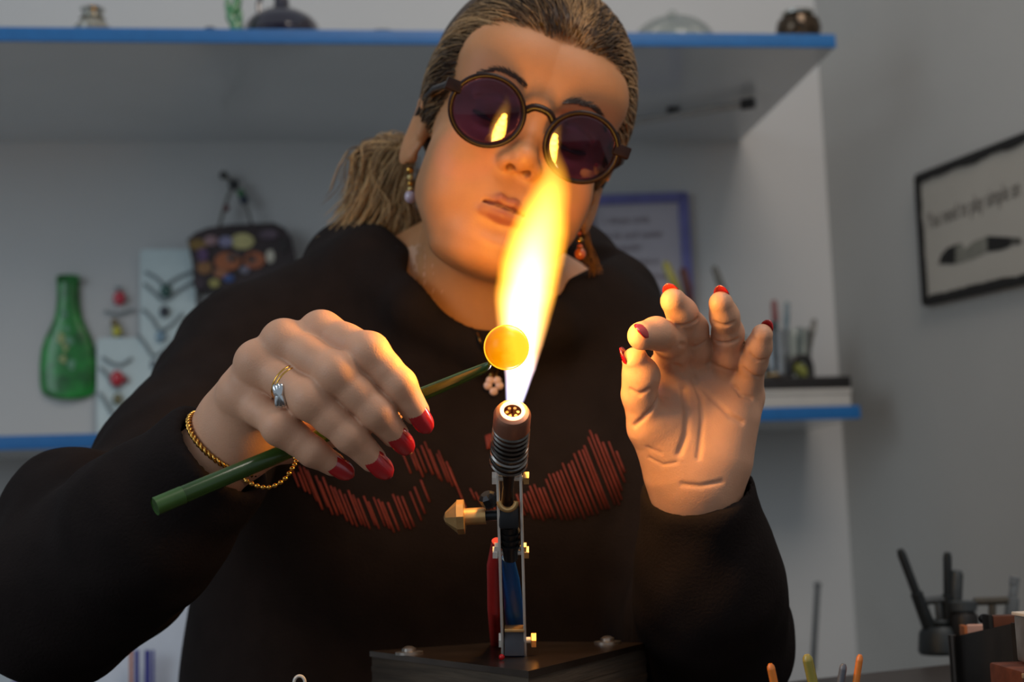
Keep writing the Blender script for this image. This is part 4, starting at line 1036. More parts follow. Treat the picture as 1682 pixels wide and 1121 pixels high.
# find which sign of side() is "above" the lines
_t = cs(800, 420, 1.08).astype(F32)[None]
s01 = -1.0 if side(_t, NL0, NL1)[0] > 0 else 1.0; s12 = -1.0 if side(_t, NL1, NL2)[0] > 0 else 1.0
def hoodie_f(P):
    d, _ = hoodie(P)
    cut = smax(s01*side(P, NL0, NL1), s12*side(P, NL1, NL2), 0.003)
    cut = smax(cut, -(P[:, 2]+1.275), 0.01)
    d = smax(d, -cut, 0.006)
    return smax(d, -cone(P, h2c((0, -60, -104)).astype(F32), neck_b, 0.062, 0.066), 0.008)
GV, GQ = nets(hoodie_f, (-0.46, -0.40, -1.46), (0.28, 0.10, -0.83), 0.0036)
M_hood = mat('black_sweatshirt', (30, 24, 23), 0.95, var=0.15, scale=40, spec=0.12, bump=0.5, bscale=500)
hood = obj('hooded_sweatshirt', (c2w(GV), GQ), M_hood, person, True, label='black hooded sweatshirt with a rust red chest print')

# ---- rust red brush-stroke print on the chest
mb = MB()
def interp(tb_, x): return float(np.interp(x, [q_[0] for q_ in tb_], [q_[1] for q_ in tb_]))
def chestf(P): return hoodie_f(P)
def stroke(x0, y0, x1, y1, w_):
    P_ = []
    for t_ in np.linspace(0, 1, 4):
        x = x0+(x1-x0)*t_; y = y0+(y1-y0)*t_
        s_ = march(chestf, x, y, 1.0, 1.3, 0.006)
        if s_ is None: return
        P_.append(s_)
    P_ = [c2w(q_)+(CAMP-c2w(q_))/np.linalg.norm(CAMP-c2w(q_))*0.0006 for q_ in P_]
    mb.tube(P_, w_, 6, flat=1.0)
bands = [((485, 705), [(485, 770), (520, 776), (560, 800), (600, 818), (640, 826), (670, 812), (705, 785)], [(485, 800), (520, 836), (570, 862), (630, 874), (670, 868), (705, 826)], 8.5),
         ((668, 764), [(668, 742), (700, 728), (730, 742), (764, 800)], [(668, 778), (700, 786), (740, 805), (764, 845)], 8),
         ((856, 1022), [(856, 812), (900, 796), (940, 768), (975, 735), (995, 706), (1022, 742)], [(856, 850), (900, 856), (940, 852), (985, 836), (1005, 812), (1022, 770)], 6.6)]
for (xa, xb), up_, dn_, stp in bands:
    x = xa
    while x < xb:
        j = rng.uniform(-1.5, 1.5); y0, y1 = interp(up_, x)+rng.uniform(-7, 7), interp(dn_, x)+rng.uniform(-9, 4)
        dxs = (y1-y0)*0.20
        stroke(x-dxs+j, y0, x+dxs+j, y1, 0.0006+0.0003*rng.random()); x += stp*rng.uniform(0.8, 1.2)
for k2 in range(5): stroke(772+k2*9, 803+k2*6, 781+k2*9, 822+k2*6, 0.0007)
stroke(800, 716, 803, 738, 0.002); stroke(804, 714, 808, 730, 0.002)
pr = obj('chest_print', mb, mat('rust_print', (112, 40, 30), 0.7), hood, True, label='rust red brush strokes printed in two arcs'); pr['kind'] = 'stuff'
# drawcord-like neckline seam
seam = []
for x, y in ((655, 398), (690, 430), (725, 466), (762, 494), (790, 514)):
    s_ = march(hoodie_f, x-3, y+8, 1.0, 1.3)
    if s_ is not None: seam.append(c2w(s_))
if len(seam) > 2: obj('neckline_seam', MB().tube(bez(seam, 16), 0.0011, 8), mat('black_ribbing', (30, 26, 26), 0.9), hood, True)

# ---- hair
HC = np.array([0, 32, -93.0]); HRd = np.array([80, 90, 104.0])
OC = np.array([2, -20, 0.0]); OR = np.array([73, 90, 112.0]); OC2 = np.array([0, -45, 0.0]); OR2 = np.array([84, 72, 112.0])
def opening(p): return np.minimum((((p-OC)/OR)**2).sum(-1), (((p-OC2)/OR2)**2).sum(-1))
def hair_f(P):
    p = c2h(P)
    d = ell(p, HC, HRd)+1.2*vnoise(p, 0.16, 21)
    d = smin(d, ell(p, (-4, 70, -120), (70, 62, 80)), 30)
    d = smax(d, -smin(ell(p, OC, OR), ell(p, OC2, OR2), 8), 16)
    q = p.copy(); q[:, 0] = np.abs(q[:, 0])
    d = smax(d, -ell(q, (78, -20, -96), (14, 30, 20)), 6)
    d = smax(d, -(p[:, 1]+62), 10)
    d = smin(d, ell(p, (-10, -12, -195), (30, 30, 26)), 14)
    return d/1000
c8 = [h2c((x, y, z)) for x in (-96, 96) for y in (-75, 150) for z in (-235, 20)]
HAV, HAQ = nets(hair_f, np.min(c8, 0), np.max(c8, 0), 0.003)
M_hair = mat('dark_blond_hair', (58, 41, 28), 0.55, var=0.35, scale=30, spec=0.4, bump=0.6, bscale=200, stretch=(1, 1, 0.2))
hair = obj('hair', (c2w(HAV), HAQ), M_hair, person, True, label='dark blond hair pulled back')
def strands(paths, radii, cols, name, parent, m):
    """paths (n,k,3) camera-space"""
    n_, k2, _ = paths.shape; d = np.gradient(paths, axis=1); d /= np.linalg.norm(d, axis=2, keepdims=True)+1e-12
    ref = np.array([0.3, 0.2, 1.0]); s_ = np.cross(d, ref); s_ /= np.linalg.norm(s_, axis=2, keepdims=True)+1e-12; t_ = np.cross(d, s_)
    vs = []
    for j in range(3):
        a_ = 2*math.pi*j/3; vs.append(paths+radii[:, :, None]*(math.cos(a_)*s_+math.sin(a_)*t_))
    V = np.stack(vs, 2).reshape(-1, 3)
    i = np.arange(n_)[:, None, None]*k2*3; a_ = np.arange(k2-1)[None, :, None]*3; j = np.arange(3)[None, None, :]; j2 = (j+1) % 3
    Q = np.stack([i+a_+j, i+a_+j2, i+a_+3+j2, i+a_+3+j], -1).reshape(-1, 4)
    col = np.repeat(cols, k2*3, axis=0)
    o = obj(name, (c2w(V), Q), m, parent, True, col=col); o['kind'] = 'stuff'; return o
M_str2 = mat('hair_strand', (120, 90, 60), 0.42, var=0.15, attr='tint', spec=0.5)
ns = 6500; K = 13
P0 = []
while len(P0) < ns:
    v = rng.normal(size=3); v /= np.linalg.norm(v)
    p = HC+v*HRd
    o = opening(p)
    hl = o < 1.10 and o > 0.88
    if o < 0.88 or p[1] < -30 or (p[2] < -120 and rng.random() < 0.7): continue
    if abs(p[0]) > 70 and -55 < p[1] < -8 and p[2] > -120: continue
    if not hl and rng.random() < 0.5: continue
    P0.append(p)
P0 = np.array(P0); lift = np.array([0.35*0 + rng.uniform(-1.2, 3.2) for _ in range(ns)])
edge = np.clip((opening(P0)-0.90)/0.25, 0, 1)
tgt = np.array([-10, 5, -215.0])
path = [P0.copy()]; cur = P0.copy(); ln = rng.uniform(5, 9.5, ns)
ph = rng.uniform(0, 6.28, ns)
for k2 in range(K-1):
    nrm = (cur-HC)/HRd**2; nrm /= np.linalg.norm(nrm, axis=1, keepdims=True)
    d = tgt-cur; d[:, 1] += 35*np.clip((cur[:, 2]+120)/110, 0, 1)*(cur[:, 1] > 20)
    d -= nrm*(d*nrm).sum(1, keepdims=True); d /= np.linalg.norm(d, axis=1, keepdims=True)
    sw = np.cross(nrm, d)*0.20*np.sin(ph+k2*0.35+cur[:, :1].T[0]*0.05)[:, None]
    cur = cur+(d+sw)*ln[:, None]; u_ = (cur-HC)/HRd; cur = HC+u_/np.linalg.norm(u_, axis=1, keepdims=True)*HRd
    path.append(cur.copy())
path = np.stack(path, 1)
sh = np.linspace(0, 1, K)[None, :]
nrmA = (path-HC)/HRd**2; nrmA /= np.linalg.norm(nrmA, axis=2, keepdims=True)
off = (-7*(1-edge)[:, None]*(1-sh)**2+(lift[:, None]+0.8)*np.clip(sh*3+edge[:, None], 0, 1))
# the crown is fuller than the ellipsoid
top = np.clip((path[:, :, 1]-70)/50, 0, 1)*np.clip((-path[:, :, 2]-20)/60, 0, 1)*7
path = path+nrmA*(off+top)[:, :, None]
rad = np.full((ns, K), 0.00042); rad[:, 0] = 0.0002; rad[:, -1] = 0.0001
cl = 0.5+0.5*np.sin(P0[:, 0]*0.16+P0[:, 1]*0.07+1.3)*np.cos(P0[:, 2]*0.09+P0[:, 0]*0.05)
cl = np.clip(cl+rng.normal(0, 0.22, ns), 0, 1)[:, None]**1.5
cols = np.array(lin((50, 34, 23)))*(1-cl)+np.array(lin((190, 150, 104)))*cl
strands(h2c(path.reshape(-1, 3)).reshape(path.shape), rad, cols, 'hair_strands', hair, M_str2)
# loose ponytail falling behind her shoulder (picture left)
guides = [[(660, 235), (622, 262), (606, 320), (572, 380), (548, 402)], [(665, 245), (640, 300), (625, 350), (600, 385), (585, 400)], [(650, 245), (605, 248), (596, 275), (590, 320), (558, 360)],
          [(670, 260), (660, 320), (650, 360), (640, 400), (640, 420)], [(655, 236), (630, 240), (612, 290), (640, 350), (610, 410)], [(668, 290), (662, 330), (670, 370), (655, 400), (645, 420)]]
np_ = 1500; kp = 14; PP = np.zeros((np_, kp, 3)); pc = np.zeros((np_, 3))
for i in range(np_):
    g = guides[rng.integers(len(guides))] if i % 5 else guides[i % 3]; z0 = 1.235+rng.normal(0, 0.012)
    jx, jy = rng.normal(0, 7), rng.normal(0, 6); sc_ = rng.uniform(0.6, 1.0)
    cr_ = np.array(bez([cs(x+jx*(1+0.3*k2), y+jy*(1+0.3*k2), z0+0.008*k2*rng.random()) for k2, (x, y) in enumerate(g)], 24)); idx_ = np.linspace(0, (len(cr_)-1)*sc_, kp)
    ii = idx_.astype(int); PP[i] = cr_[ii]; PP[i, :, 0] += 0.002*np.sin(np.linspace(0, 7, kp)+rng.uniform(0, 6))
    c_ = np.clip(rng.normal(0.55, 0.3), 0, 1); pc[i] = np.array(lin((92, 66, 44)))*(1-c_)+np.array(lin((196, 158, 108)))*c_
rad = np.full((np_, kp), 0.0005); rad[:, -1] = 0.0001
strands(PP, rad, pc, 'loose_strands', hair, M_str2)
# a few wisps behind the ear at picture right
gr = [[(952, 372), (956, 395), (966, 420), (980, 446)], [(955, 360), (962, 400), (975, 430), (972, 450)], [(950, 380), (968, 410), (960, 430), (985, 445)]]
np_ = 36; PP = np.zeros((np_, 9, 3)); pc = np.zeros((np_, 3))
for i in range(np_):
    g = gr[i % 3]; jx, jy = rng.normal(0, 4), rng.normal(0, 4)
    cr_ = np.array(bez([cs(x+jx, y+jy, 1.135+0.008*k2) for k2, (x, y) in enumerate(g)], 18)); PP[i] = cr_[np.linspace(0, len(cr_)-1, 9).astype(int)]
    pc[i] = lin((126, 88, 54))
strands(PP, np.full((np_, 9), 0.0003), pc, 'side_wisps', hair, M_str2)

# ---- brows and lashes, laid on the skin
def faceline(pts2, d0=0.98):
    out = []
    for x, y in pts2:
        # march along the head's own z axis
        zz = np.arange(40, -60, -0.5); P = h2c(np.stack([np.full_like(zz, x), np.full_like(zz, y), zz], 1)).astype(F32); v = headneck(P)
        i = np.argmax(v < 0); out.append(h2c((x, y, zz[i]+0.6)))
    return out
M_brow = mat('brow_hair', (62, 40, 30), 0.6)
for s_ in (-1, 1):
    c0 = faceline([(s_*14, 18), (s_*24, 21.5), (s_*36, 23), (s_*46, 19.5), (s_*52, 14)])
    cb = np.array(bez(c0, 24)); n3 = 170; pth = np.zeros((n3, 4, 3))
    for i in range(n3):
        f_ = rng.random()*(len(cb)-2); b_ = cb[int(f_)]; dd = cb[min(int(f_)+1, len(cb)-1)]-cb[int(f_)]; dd /= np.linalg.norm(dd)
        upv = HR[:, 1]; th_ = 0.0017*(1-0.6*f_/len(cb))
        st0 = b_+upv*rng.uniform(-th_, th_); dr = dd*0.9+upv*rng.uniform(-0.1, 0.45)
        for k2 in range(4): pth[i, k2] = st0+dr*0.0022*k2+HR[:, 2]*0.0002*k2
    o = strands(pth, np.tile([0.0003, 0.0003, 0.00022, 0.0001], (n3, 1)), np.tile(lin((58, 38, 28)), (n3, 1)), 'eyebrow', body, M_str2)
    c0 = [q_+HR[:, 2]*0.0008 for q_ in faceline([(s_*19, -9.0), (s_*25, -11.5), (s_*31, -12.5), (s_*38, -11.3), (s_*44, -8.4)])]
    obj('eyelashes', MB().tube([c2w(q_) for q_ in bez(c0, 14)], 0.0008, 6), M_brow, body, True)

# ================================================================== WORN THINGS
def H(x, y, z): return c2w(h2c((x, y, z)))
HX, HY, HZ = CM @ HR[:, 0], CM @ HR[:, 1], CM @ HR[:, 2]
# ---- glasses, in head millimetres
M_tort = mat('dark_tortoise_acetate', (28, 15, 12), 0.35, var=0.6, scale=90, coat=0.0, spec=0.25)
M_lens = tinted_glass('purple_lens', (0.43, 0.28, 0.50), 1.6, 0.02, 1.5)
gt = thing('glasses', H(0, -5, 22), 'round dark tortoiseshell glasses with purple lenses on her face', 'glasses')
pant = math.radians(22)
def lensframe(s_):
    c_ = np.array([s_*36.0, -12.5, 18.5]); wrap = s_*math.radians(0.5)
    gx = np.array([math.cos(wrap), 0, -math.sin(wrap)]); gy = np.array([0, math.cos(pant), math.sin(pant)]); gy = gy-gx*np.dot(gx, gy); gy /= np.linalg.norm(gy)
    return c_, gx, gy, np.cross(gx, gy)
for s_ in (-1, 1):
    c_, gx, gy, gz = lensframe(s_); ringp = []
    for k2 in range(48):
        a_ = 2*math.pi*k2/48; ringp.append(H(*(c_+gx*26.3*math.cos(a_)+gy*24.6*math.sin(a_)+gz*(-26**2/2/230.0))))
    obj('rim', MB().tube(ringp, 0.0019, 10, closed=True), M_tort, gt, True)
    vs = []; nr, na = 9, 40
    for lay in (0, -1.6):
        for i in range(nr+1):
            rr_ = i/nr
            for k2 in range(na):
                a_ = 2*math.pi*k2/na; X, Y = 25.6*rr_*math.cos(a_), 23.9*rr_*math.sin(a_)
                vs.append(H(*(c_+gx*X+gy*Y+gz*(-(X*X+Y*Y)/2/230.0+lay))))
    fs = []
    for lay in (0, 1):
        o2 = lay*(nr+1)*na
        for i in range(nr):
            for k2 in range(na): fs.append((o2+i*na+k2, o2+i*na+(k2+1) % na, o2+(i+1)*na+(k2+1) % na, o2+(i+1)*na+k2))
    for k2 in range(na): fs.append((nr*na+k2, nr*na+(k2+1) % na, (nr+1)*na+nr*na+(k2+1) % na, (nr+1)*na+nr*na+k2))
    obj('lens', (vs, fs), M_lens, gt, True, label='purple tinted lens')
    hz = c_+gx*s_*25.5+gy*7
    h0 = hz+np.array([s_*5, 3, -3])
    obj('hinge_block', MB().box(H(*((hz+h0)/2)), (0.012, 0.0085, 0.006), [HX, HY, HZ], 0.0012), M_tort, gt)
    e0 = np.array([s_*77, 5, -78]); e1 = np.array([s_*78, -8, -108])
    obj('temple_arm', MB().tube([H(*h0), H(*(h0*0.9+e0*0.1)), H(*(h0*0.5+e0*0.5+np.array([s_*3, 0, 0]))), H(*e0), H(*e1)], [0.0032, 0.0028, 0.0022, 0.0022, 0.0026], 10), M_tort, gt, True)
    obj('nose_pad', MB().ball(H(s_*9.5, -13, 14), (0.002, 0.005, 0.003), 12, [HX, HY, HZ]), mat('amber_pad', (190, 120, 60), 0.2), gt)
obj('bridge', MB().tube(bez([H(-11, -2, 17), H(-5, 2.5, 19), H(5, 2.5, 19), H(11, -2, 17)], 12), [0.0029]*13, 10), M_tort, gt, True)
# ---- earrings
M_goldj = mat('gold', (212, 160, 78), 0.22, 1.0, var=0.1)
def earring(p0, pts2, label, beadc, mainc):
    t = thing('earring', p0, label, 'earring')
    obj('hook', MB().tube(bez([p0+ZZ*0.006, p0+ZZ*0.009-BB*0.002, p0+ZZ*0.004], 8), 0.0007, 8), M_goldj, t)
    for i, (dz_, r_) in enumerate(pts2[:-1]):
        obj('bead', MB().ball(p0-ZZ*dz_, r_, 12), M_goldj if i % 2 == 0 else mat('ear_bead_%d' % beadc[0], beadc, 0.2, coat=.6), t)
    dz_, r_ = pts2[-1]; q_ = p0-ZZ*dz_
    obj('drop', MB().ball(q_, (r_, r_, r_*1.1), 16), mat('drop_%d' % mainc[0], mainc, 0.1, coat=1.0), t)
    obj('drop_cap', MB().lathe(q_+ZZ*r_*0.8, ZZ, [(r_*0.7, 0), (r_*0.5, 0.0012), (0.0008, 0.002)], 12), M_goldj, t)
earring(C(673, 277, 1.105), [(0.001, 0.0028), (0.007, 0.0022), (0.012, 0.002), (0.0165, 0.002), (0.0225, 0.0048)], 'gold earring with a pale crystal drop at picture left', (214, 190, 120), (178, 160, 176))
earring(C(951, 368, 1.125), [(0.001, 0.0026), (0.007, 0.0024), (0.013, 0.0028), (0.0185, 0.0024), (0.024, 0.0046)], 'orange beaded earring at picture right beside the flame', (200, 90, 40), (196, 96, 44))
# ---- necklace on the sweatshirt
pts_ = []
for x, y in ((735, 476), (752, 494), (770, 520), (784, 548), (794, 578), (806, 606), (811, 622)):
    s_ = march(hoodie_f, x, y, 1.0, 1.3)
    if s_ is not None: pts_.append(s_+np.array([0, 0, 0.0012]))
pts2_ = []
for x, y in ((812, 622), (822, 600), (840, 575), (870, 545), (905, 510)):
    s_ = march(hoodie_f, x, y, 1.0, 1.3)
    if s_ is not None: pts2_.append(s_+np.array([0, 0, 0.0012]))
t = thing('neck_chain', c2w(pts_[-1]), 'thin gold chain with a small glass pendant hanging on the sweatshirt', 'necklace')
obj('chain', MB().tube([c2w(q_) for q_ in bez(pts_, 30)], 0.0009, 8), mat('antique_gold', (120, 92, 48), 0.35, 1.0), t, True)
obj('chain', MB().tube([c2w(q_) for q_ in bez(pts2_, 24)], 0.0009, 8), MATS['antique_gold'], t, True)
pq = pts_[-1]+np.array([0, -0.006, 0.003])
for dx_, dy_ in ((0, -0.004), (-0.0045, 0.0005), (0.0045, 0.0005), (-0.0028, 0.0045), (0.0028, 0.0045)):
    obj('petal', MB().ball(c2w(pq+np.array([dx_, dy_, 0])), (0.0034, 0.0034, 0.002), 12, [RR, UU, BB]), mat('rose_crystal', (200, 170, 160), 0.12, coat=1.0), t)
obj('pendant_ring', MB().tube([c2w(pq+np.array([0.0025*math.cos(a_), 0.0088+0.0025*math.sin(a_), 0])) for a_ in np.linspace(0, 6.28, 13)[:-1]], 0.0005, 6, closed=True), M_goldj, t)
# ---- ring on the third finger of her right hand
m0, m1 = RM[2], RP[2]; rc = m0*0.42+m1*0.58; da = (m1-m0)/np.linalg.norm(m1-m0); sd = np.cross(da, [0, 0, 1.0]); sd /= np.linalg.norm(sd); nn = np.cross(sd, da)
if nn[2] < 0: nn = -nn
rc = m0*0.45+m1*0.55
t = thing('finger_ring', c2w(rc), 'gold ring with a silver tulip-shaped head on her ring finger', 'ring')
obj('band', MB().tube([c2w(rc+(sd*math.cos(a_)+nn*math.sin(a_))*0.0110) for a_ in np.linspace(0, 2*math.pi, 33)[:-1]], 0.0011, 8, closed=True), M_goldj, t, True)
obj('band', MB().tube([c2w(rc+da*0.0022+(sd*math.cos(a_)+nn*math.sin(a_))*0.0110) for a_ in np.linspace(0, 2*math.pi, 33)[:-1]], 0.0009, 8, closed=True), M_goldj, t, True)
hd = rc+nn*0.0105; pd = march(fnR, 460, 650, 0.78, 0.9)
hd = (pd if pd is not None else hd)+np.array([0, 0, 0.0022])
for ang in (-0.35, 0.0, 0.35):
    dv = np.array([math.sin(ang+0.15), -math.cos(ang+0.15), 0]); sv = np.array([-dv[1], dv[0], 0])
    obj('ring_petal', MB().ball(c2w(hd+dv*0.0), (0.0027, 0.0076, 0.0022), 14, [CM @ sv, CM @ dv, BB]), M_chr, t, True, label='polished silver petal')
# ---- bracelets round her right wrist
wa = cuffR_d; s0 = np.cross(wa, [0, 0, 1.0]); s0 /= np.linalg.norm(s0); s1_ = np.cross(wa, s0)
def loop(c_, ra, rb, tilt, n_=60):
    return [c_+s0*ra*math.cos(a_)+s1_*rb*math.sin(a_)+wa*tilt*math.cos(a_) for a_ in np.linspace(0, 2*math.pi, n_+1)[:-1]]
bc = cs(372, 728, 0.885)
lp = loop(bc, 0.0275, 0.0275, 0.003)
t = thing('bracelet', c2w(bc), 'thin twisted gold bracelet at the edge of her right cuff', 'bracelet')
for k2 in range(2):
    obj('strand', MB().tube([c2w(p_+wa*0.0011*math.cos(i*1.3+k2*math.pi)+(p_-bc)/np.linalg.norm(p_-bc)*0.0011*math.sin(i*1.3+k2*math.pi)) for i, p_ in enumerate(loop(bc, 0.0275, 0.0275, 0.003, 120))], 0.0010, 6, closed=True), M_goldj, t, True)
hang = [(380, 715, 0.905), (385, 750, 0.885), (398, 783, 0.852), (418, 797, 0.850), (442, 801, 0.849), (465, 790, 0.850), (480, 770, 0.853), (486, 755, 0.860), (470, 735, 0.875), (430, 700, 0.905), (400, 690, 0.915)]
hp = bez([cs(*q_) for q_ in hang]+[cs(*hang[0])], 120)[:-1]
t = thing('chain_bracelet', c2w(cs(440, 800, 0.85)), 'loose beaded gold chain hanging below her right wrist', 'bracelet')
obj('cord', MB().tube([c2w(p_) for p_ in hp], 0.0007, 6, closed=True), M_goldj, t, True)
L_acc = 0; last = hp[0]; cnt = 0
proto_b = None
for p_ in hp[1:]:
    L_acc += np.linalg.norm(p_-last); last = p_
    if L_acc > 0.0030:
        L_acc = 0; cnt += 1; wpt = c2w(p_)
        if proto_b is None:
            proto_b = obj('bead', MB().ball(wpt, (0.0019, 0.0019, 0.0015), 8), M_goldj, t, True, origin=wpt)
        else:
            nb_ = proto_b.copy(); COL.objects.link(nb_); nb_.parent = t; nb_.location = wpt-ORG[t.name]

# ================================================================== FOREGROUND AND RIGHT-HAND CLUTTER
def rodstand(px, py, px2, r, c, d, label):
    a = C(px, py, d); b = C(px2, 1135, d); b = b+(b-a)/np.linalg.norm(b-a)*0.02; g = b.copy()
    e = a+(b-a)*((0.7515-a[2])/(b[2]-a[2]))
    t = thing('glass_rod', e, label, 'glass rod')
    m = mat('rodc_%d' % c[0], c, 0.25, coat=0.5)
    obj('shaft', MB().tube([a+(e-a)*0.06, e], r, 12), m, t); obj('rounded_tip', MB().tube([a, a+(e-a)*0.03, a+(e-a)*0.06], [r*0.5, r*0.92, r], 12), m, t)
rodstand(1265, 1091, 1274, 0.0023, (226, 128, 52), 0.80, 'orange glass rod standing at the bottom edge right of her sleeve')
rodstand(1325, 1076, 1338, 0.0030, (150, 138, 64), 0.80, 'olive glass rod standing between the orange and grey rods')
rodstand(1386, 1091, 1379, 0.0022, (96, 98, 106), 0.80, 'short grey glass rod standing left of the peach rod')
rodstand(1413, 1076, 1404, 0.0020, (226, 164, 128), 0.80, 'peach glass rod standing at the bottom edge, rightmost of four')
# open dark metal box
BXd = 1.0
def pr_(px, py, d): return C(px, py, d)
tbx = thing('metal_box', np.array([*C(1620, 1121, 1.05)[:2], tz]), 'dark open metal box on the side table at the right edge', 'box')
a0, a1 = C(1568, 1046, 1.05), C(1666, 1024, 0.93)
M_box = mat('dark_box_metal', (46, 42, 40), 0.45, 0.4, var=0.2)
def wallq(p0, p1, th, m, nm, ztop0=None, label=None):
    d = p1-p0; d[2] = 0; L = np.linalg.norm(d); d /= L; n_ = np.array([-d[1], d[0], 0])*th
    vs = [(p0[0], p0[1], tz+0.0015), (p1[0], p1[1], tz+0.0015), tuple(p1), tuple(p0)]
    vs = [np.array(v_) for v_ in vs]; vs += [v_+n_ for v_ in vs]
    return obj(nm, MB().add(vs, [(0, 1, 2, 3), (7, 6, 5, 4), (0, 4, 5, 1), (1, 5, 6, 2), (2, 6, 7, 3), (3, 7, 4, 0)]), m, tbx, label=label)
wallq(a0.copy(), a1.copy(), 0.003, M_box, 'front_wall')
a2 = a1+np.array([0.09, 0.05, 0]); a3 = a0+np.array([0.09, 0.05, 0])
wallq(a1.copy(), a2.copy(), 0.003, M_box, 'side_wall'); wallq(a2.copy(), a3.copy(), 0.003, M_box, 'back_wall'); wallq(a3.copy(), a0.copy(), 0.003, M_box, 'side_wall')
obj('corner_post', MB().tube([np.array([a0[0]-0.002, a0[1], tz+0.0015]), a0+ZZ*0.001-np.array([0.002, 0, 0])], 0.003, 10), mat('worn_steel', (90, 84, 80), 0.4, 0.8), tbx, label='lighter worn corner post')
q = C(1608, 1044, 1.04)
t = thing('wooden_scrap', q, 'small pale pink block sticking out of the dark metal box', 'block')
obj('block_body', MB().box(q+np.array([0.008, 0.006, -0.006]), (0.028, 0.012, 0.026), [ZZ*0+np.array([.95, -.3, 0.0])/np.hypot(.95, .3), np.array([.3, .95, 0])/np.hypot(.95, .3), ZZ], 0.001), mat('pale_pink', (214, 160, 138), 0.6), t)
obj('paint_edge', MB().box(q+np.array([-0.0075, 0.0105, -0.006]), (0.003, 0.012, 0.0255), None, 0.0005), mat('orange_paint', (196, 110, 60), 0.6), t)
q = C(1648, 1030, 1.0)
t = thing('copper_block', q, 'small copper coloured block at the back of the metal box', 'block')
obj('block_body', MB().box(q+ZZ*-0.008, (0.018, 0.014, 0.032), None, 0.001), mat('copper_paint', (112, 64, 44), 0.4, 0.5), t)
obj('dark_edge', MB().box(q+ZZ*-0.008-RR*0.0108, (0.003, 0.0145, 0.033), None, 0.0005), M_blk, t)
a, b = C(1615, 1017, 1.02), C(1645, 1034, 1.0)
t = thing('black_rod', a, 'short black rod leaning out of the metal box', 'rod')
obj('shaft', MB().tube([a, b+(b-a)*0.3], 0.0028, 10), MATS['black_plastic'], t); obj('knob', MB().ball(a, 0.0034, 12), MATS['black_plastic'], t)
q0_, q1_ = C(1669, 1018, 0.88)+np.array([0.012, 0, 0]), C(1700, 1018, 0.88)
t = thing('metal_tin', np.array([q0_[0]+0.02, q0_[1], tz]), 'shiny square metal tin cut by the right edge', 'tin')
zb_ = C(1669, 1096, 0.88)[2]
obj('tin_body', MB().box(np.array([q0_[0]+0.03, q0_[1]+0.02, (q0_[2]+zb_)/2]), (0.06, 0.04, q0_[2]-zb_), None, 0.002), mat('brushed_tin', (170, 166, 164), 0.35, 0.8, var=0.3, scale=50), t)
obj('tin_lid', MB().box(np.array([q0_[0]+0.03, q0_[1]+0.02, q0_[2]+0.001]), (0.062, 0.042, 0.0022), None, 0.0008), M_bright, t)
ts = thing('wooden_stand', np.array([q0_[0]+0.02, q0_[1], tz]), 'reddish wooden stand under the shiny tin', 'stand')
obj('stand_body', MB().box(np.array([q0_[0]+0.025, q0_[1]+0.02, (tz+0.0015+zb_)/2-0.0005]), (0.08, 0.06, zb_-tz-0.003), None, 0.002), mat('red_wood', (92, 50, 36), 0.6, var=0.3, scale=20, stretch=(1, 6, 6)), ts)
obj('stand_edge', MB().box(np.array([q0_[0]+0.025, q0_[1]-0.011, zb_-0.004]), (0.08, 0.002, 0.003), None, 0.0005), mat('pale_wood', (150, 120, 90), 0.6), ts)
# blurred tool stand on the side table
base_ = T(1548, 1077); TD = -float((CM.T @ (base_-CAMP))[2])
def TP(px, py, d=TD): return C(px, py, d)
base_[2] = tz+0.001
tt_ = thing('tool_stand', base_, 'dark round tool stand on the side table against the right wall', 'stand')
M_dk = mat('dark_iron', (48, 54, 58), 0.5, 0.5)
M_dk2 = mat('grey_iron', (74, 80, 84), 0.5, 0.4)
obj('drum', MB().lathe(base_, ZZ, [(0.020, 0), (0.022, 0.003), (0.020, 0.020), (0.016, 0.026), (0.015, 0.024), (0.001, 0.023)], 24), M_dk, tt_)
obj('collar', MB().lathe(base_+ZZ*0.0262, ZZ, [(0.012, 0), (0.013, 0.004), (0.011, 0.006)], 20), M_dk, tt_)
def tool(name, p0, p1, r, m, label, cat, head=None):
    a, b = TP(*p0), TP(*p1); t = thing(name, a, label, cat); k2 = a*0.45+b*0.55
    obj('handle', MB().tube([a, a*0.9+b*0.1, k2], [r*1.3, r*1.6, r*1.4], 12), m, t)
    obj('shaft', MB().tube([k2, b*0.95+a*0.05, b], [r, r, r*0.7], 10), m, t)
    if head: obj('head', MB().tube([TP(*head[0]), TP(*head[1])], r*1.1, 10), m, t)
tool('long_tool', (1538, 1062), (1478, 903), 0.0042, M_dk, 'dark tool leaning left out of the tool stand', 'tool')
tool('long_tool', (1558, 1062), (1556, 908), 0.0040, M_dk, 'upright dark tool with a thin tip in the tool stand', 'tool')
tool('long_tool', (1566, 1062), (1572, 938), 0.0060, M_dk2, 'thick grey upright tool in the tool stand', 'tool')
tool('long_tool', (1548, 1062), (1540, 985), 0.0035, M_dk2, 'short grey tool with a crossbar in the tool stand', 'tool', ((1518, 988), (1562, 984)))
tool('cross_tool', (1628, 1064), (1630, 992), 0.0035, mat('brown_iron', (70, 66, 58), 0.6), 'T-shaped tool standing behind the metal box', 'tool', ((1600, 989), (1656, 987)))
tool('marker_pen', (1660, 1020), (1667, 950), 0.0042, mat('grey_plastic', (120, 126, 130), 0.4), 'grey pen with a dark tip standing upright by the right edge', 'pen', ((1665, 960), (1667, 948)))
q = T(1588, 1078); q[2] = tz+0.001
t = thing('black_jar', q, 'small black jar beside the tool stand', 'jar')
obj('body', MB().lathe(q, ZZ, [(0.012, 0), (0.013, 0.003), (0.013, 0.035), (0.010, 0.04)], 20), MATS['black_plastic'], t)
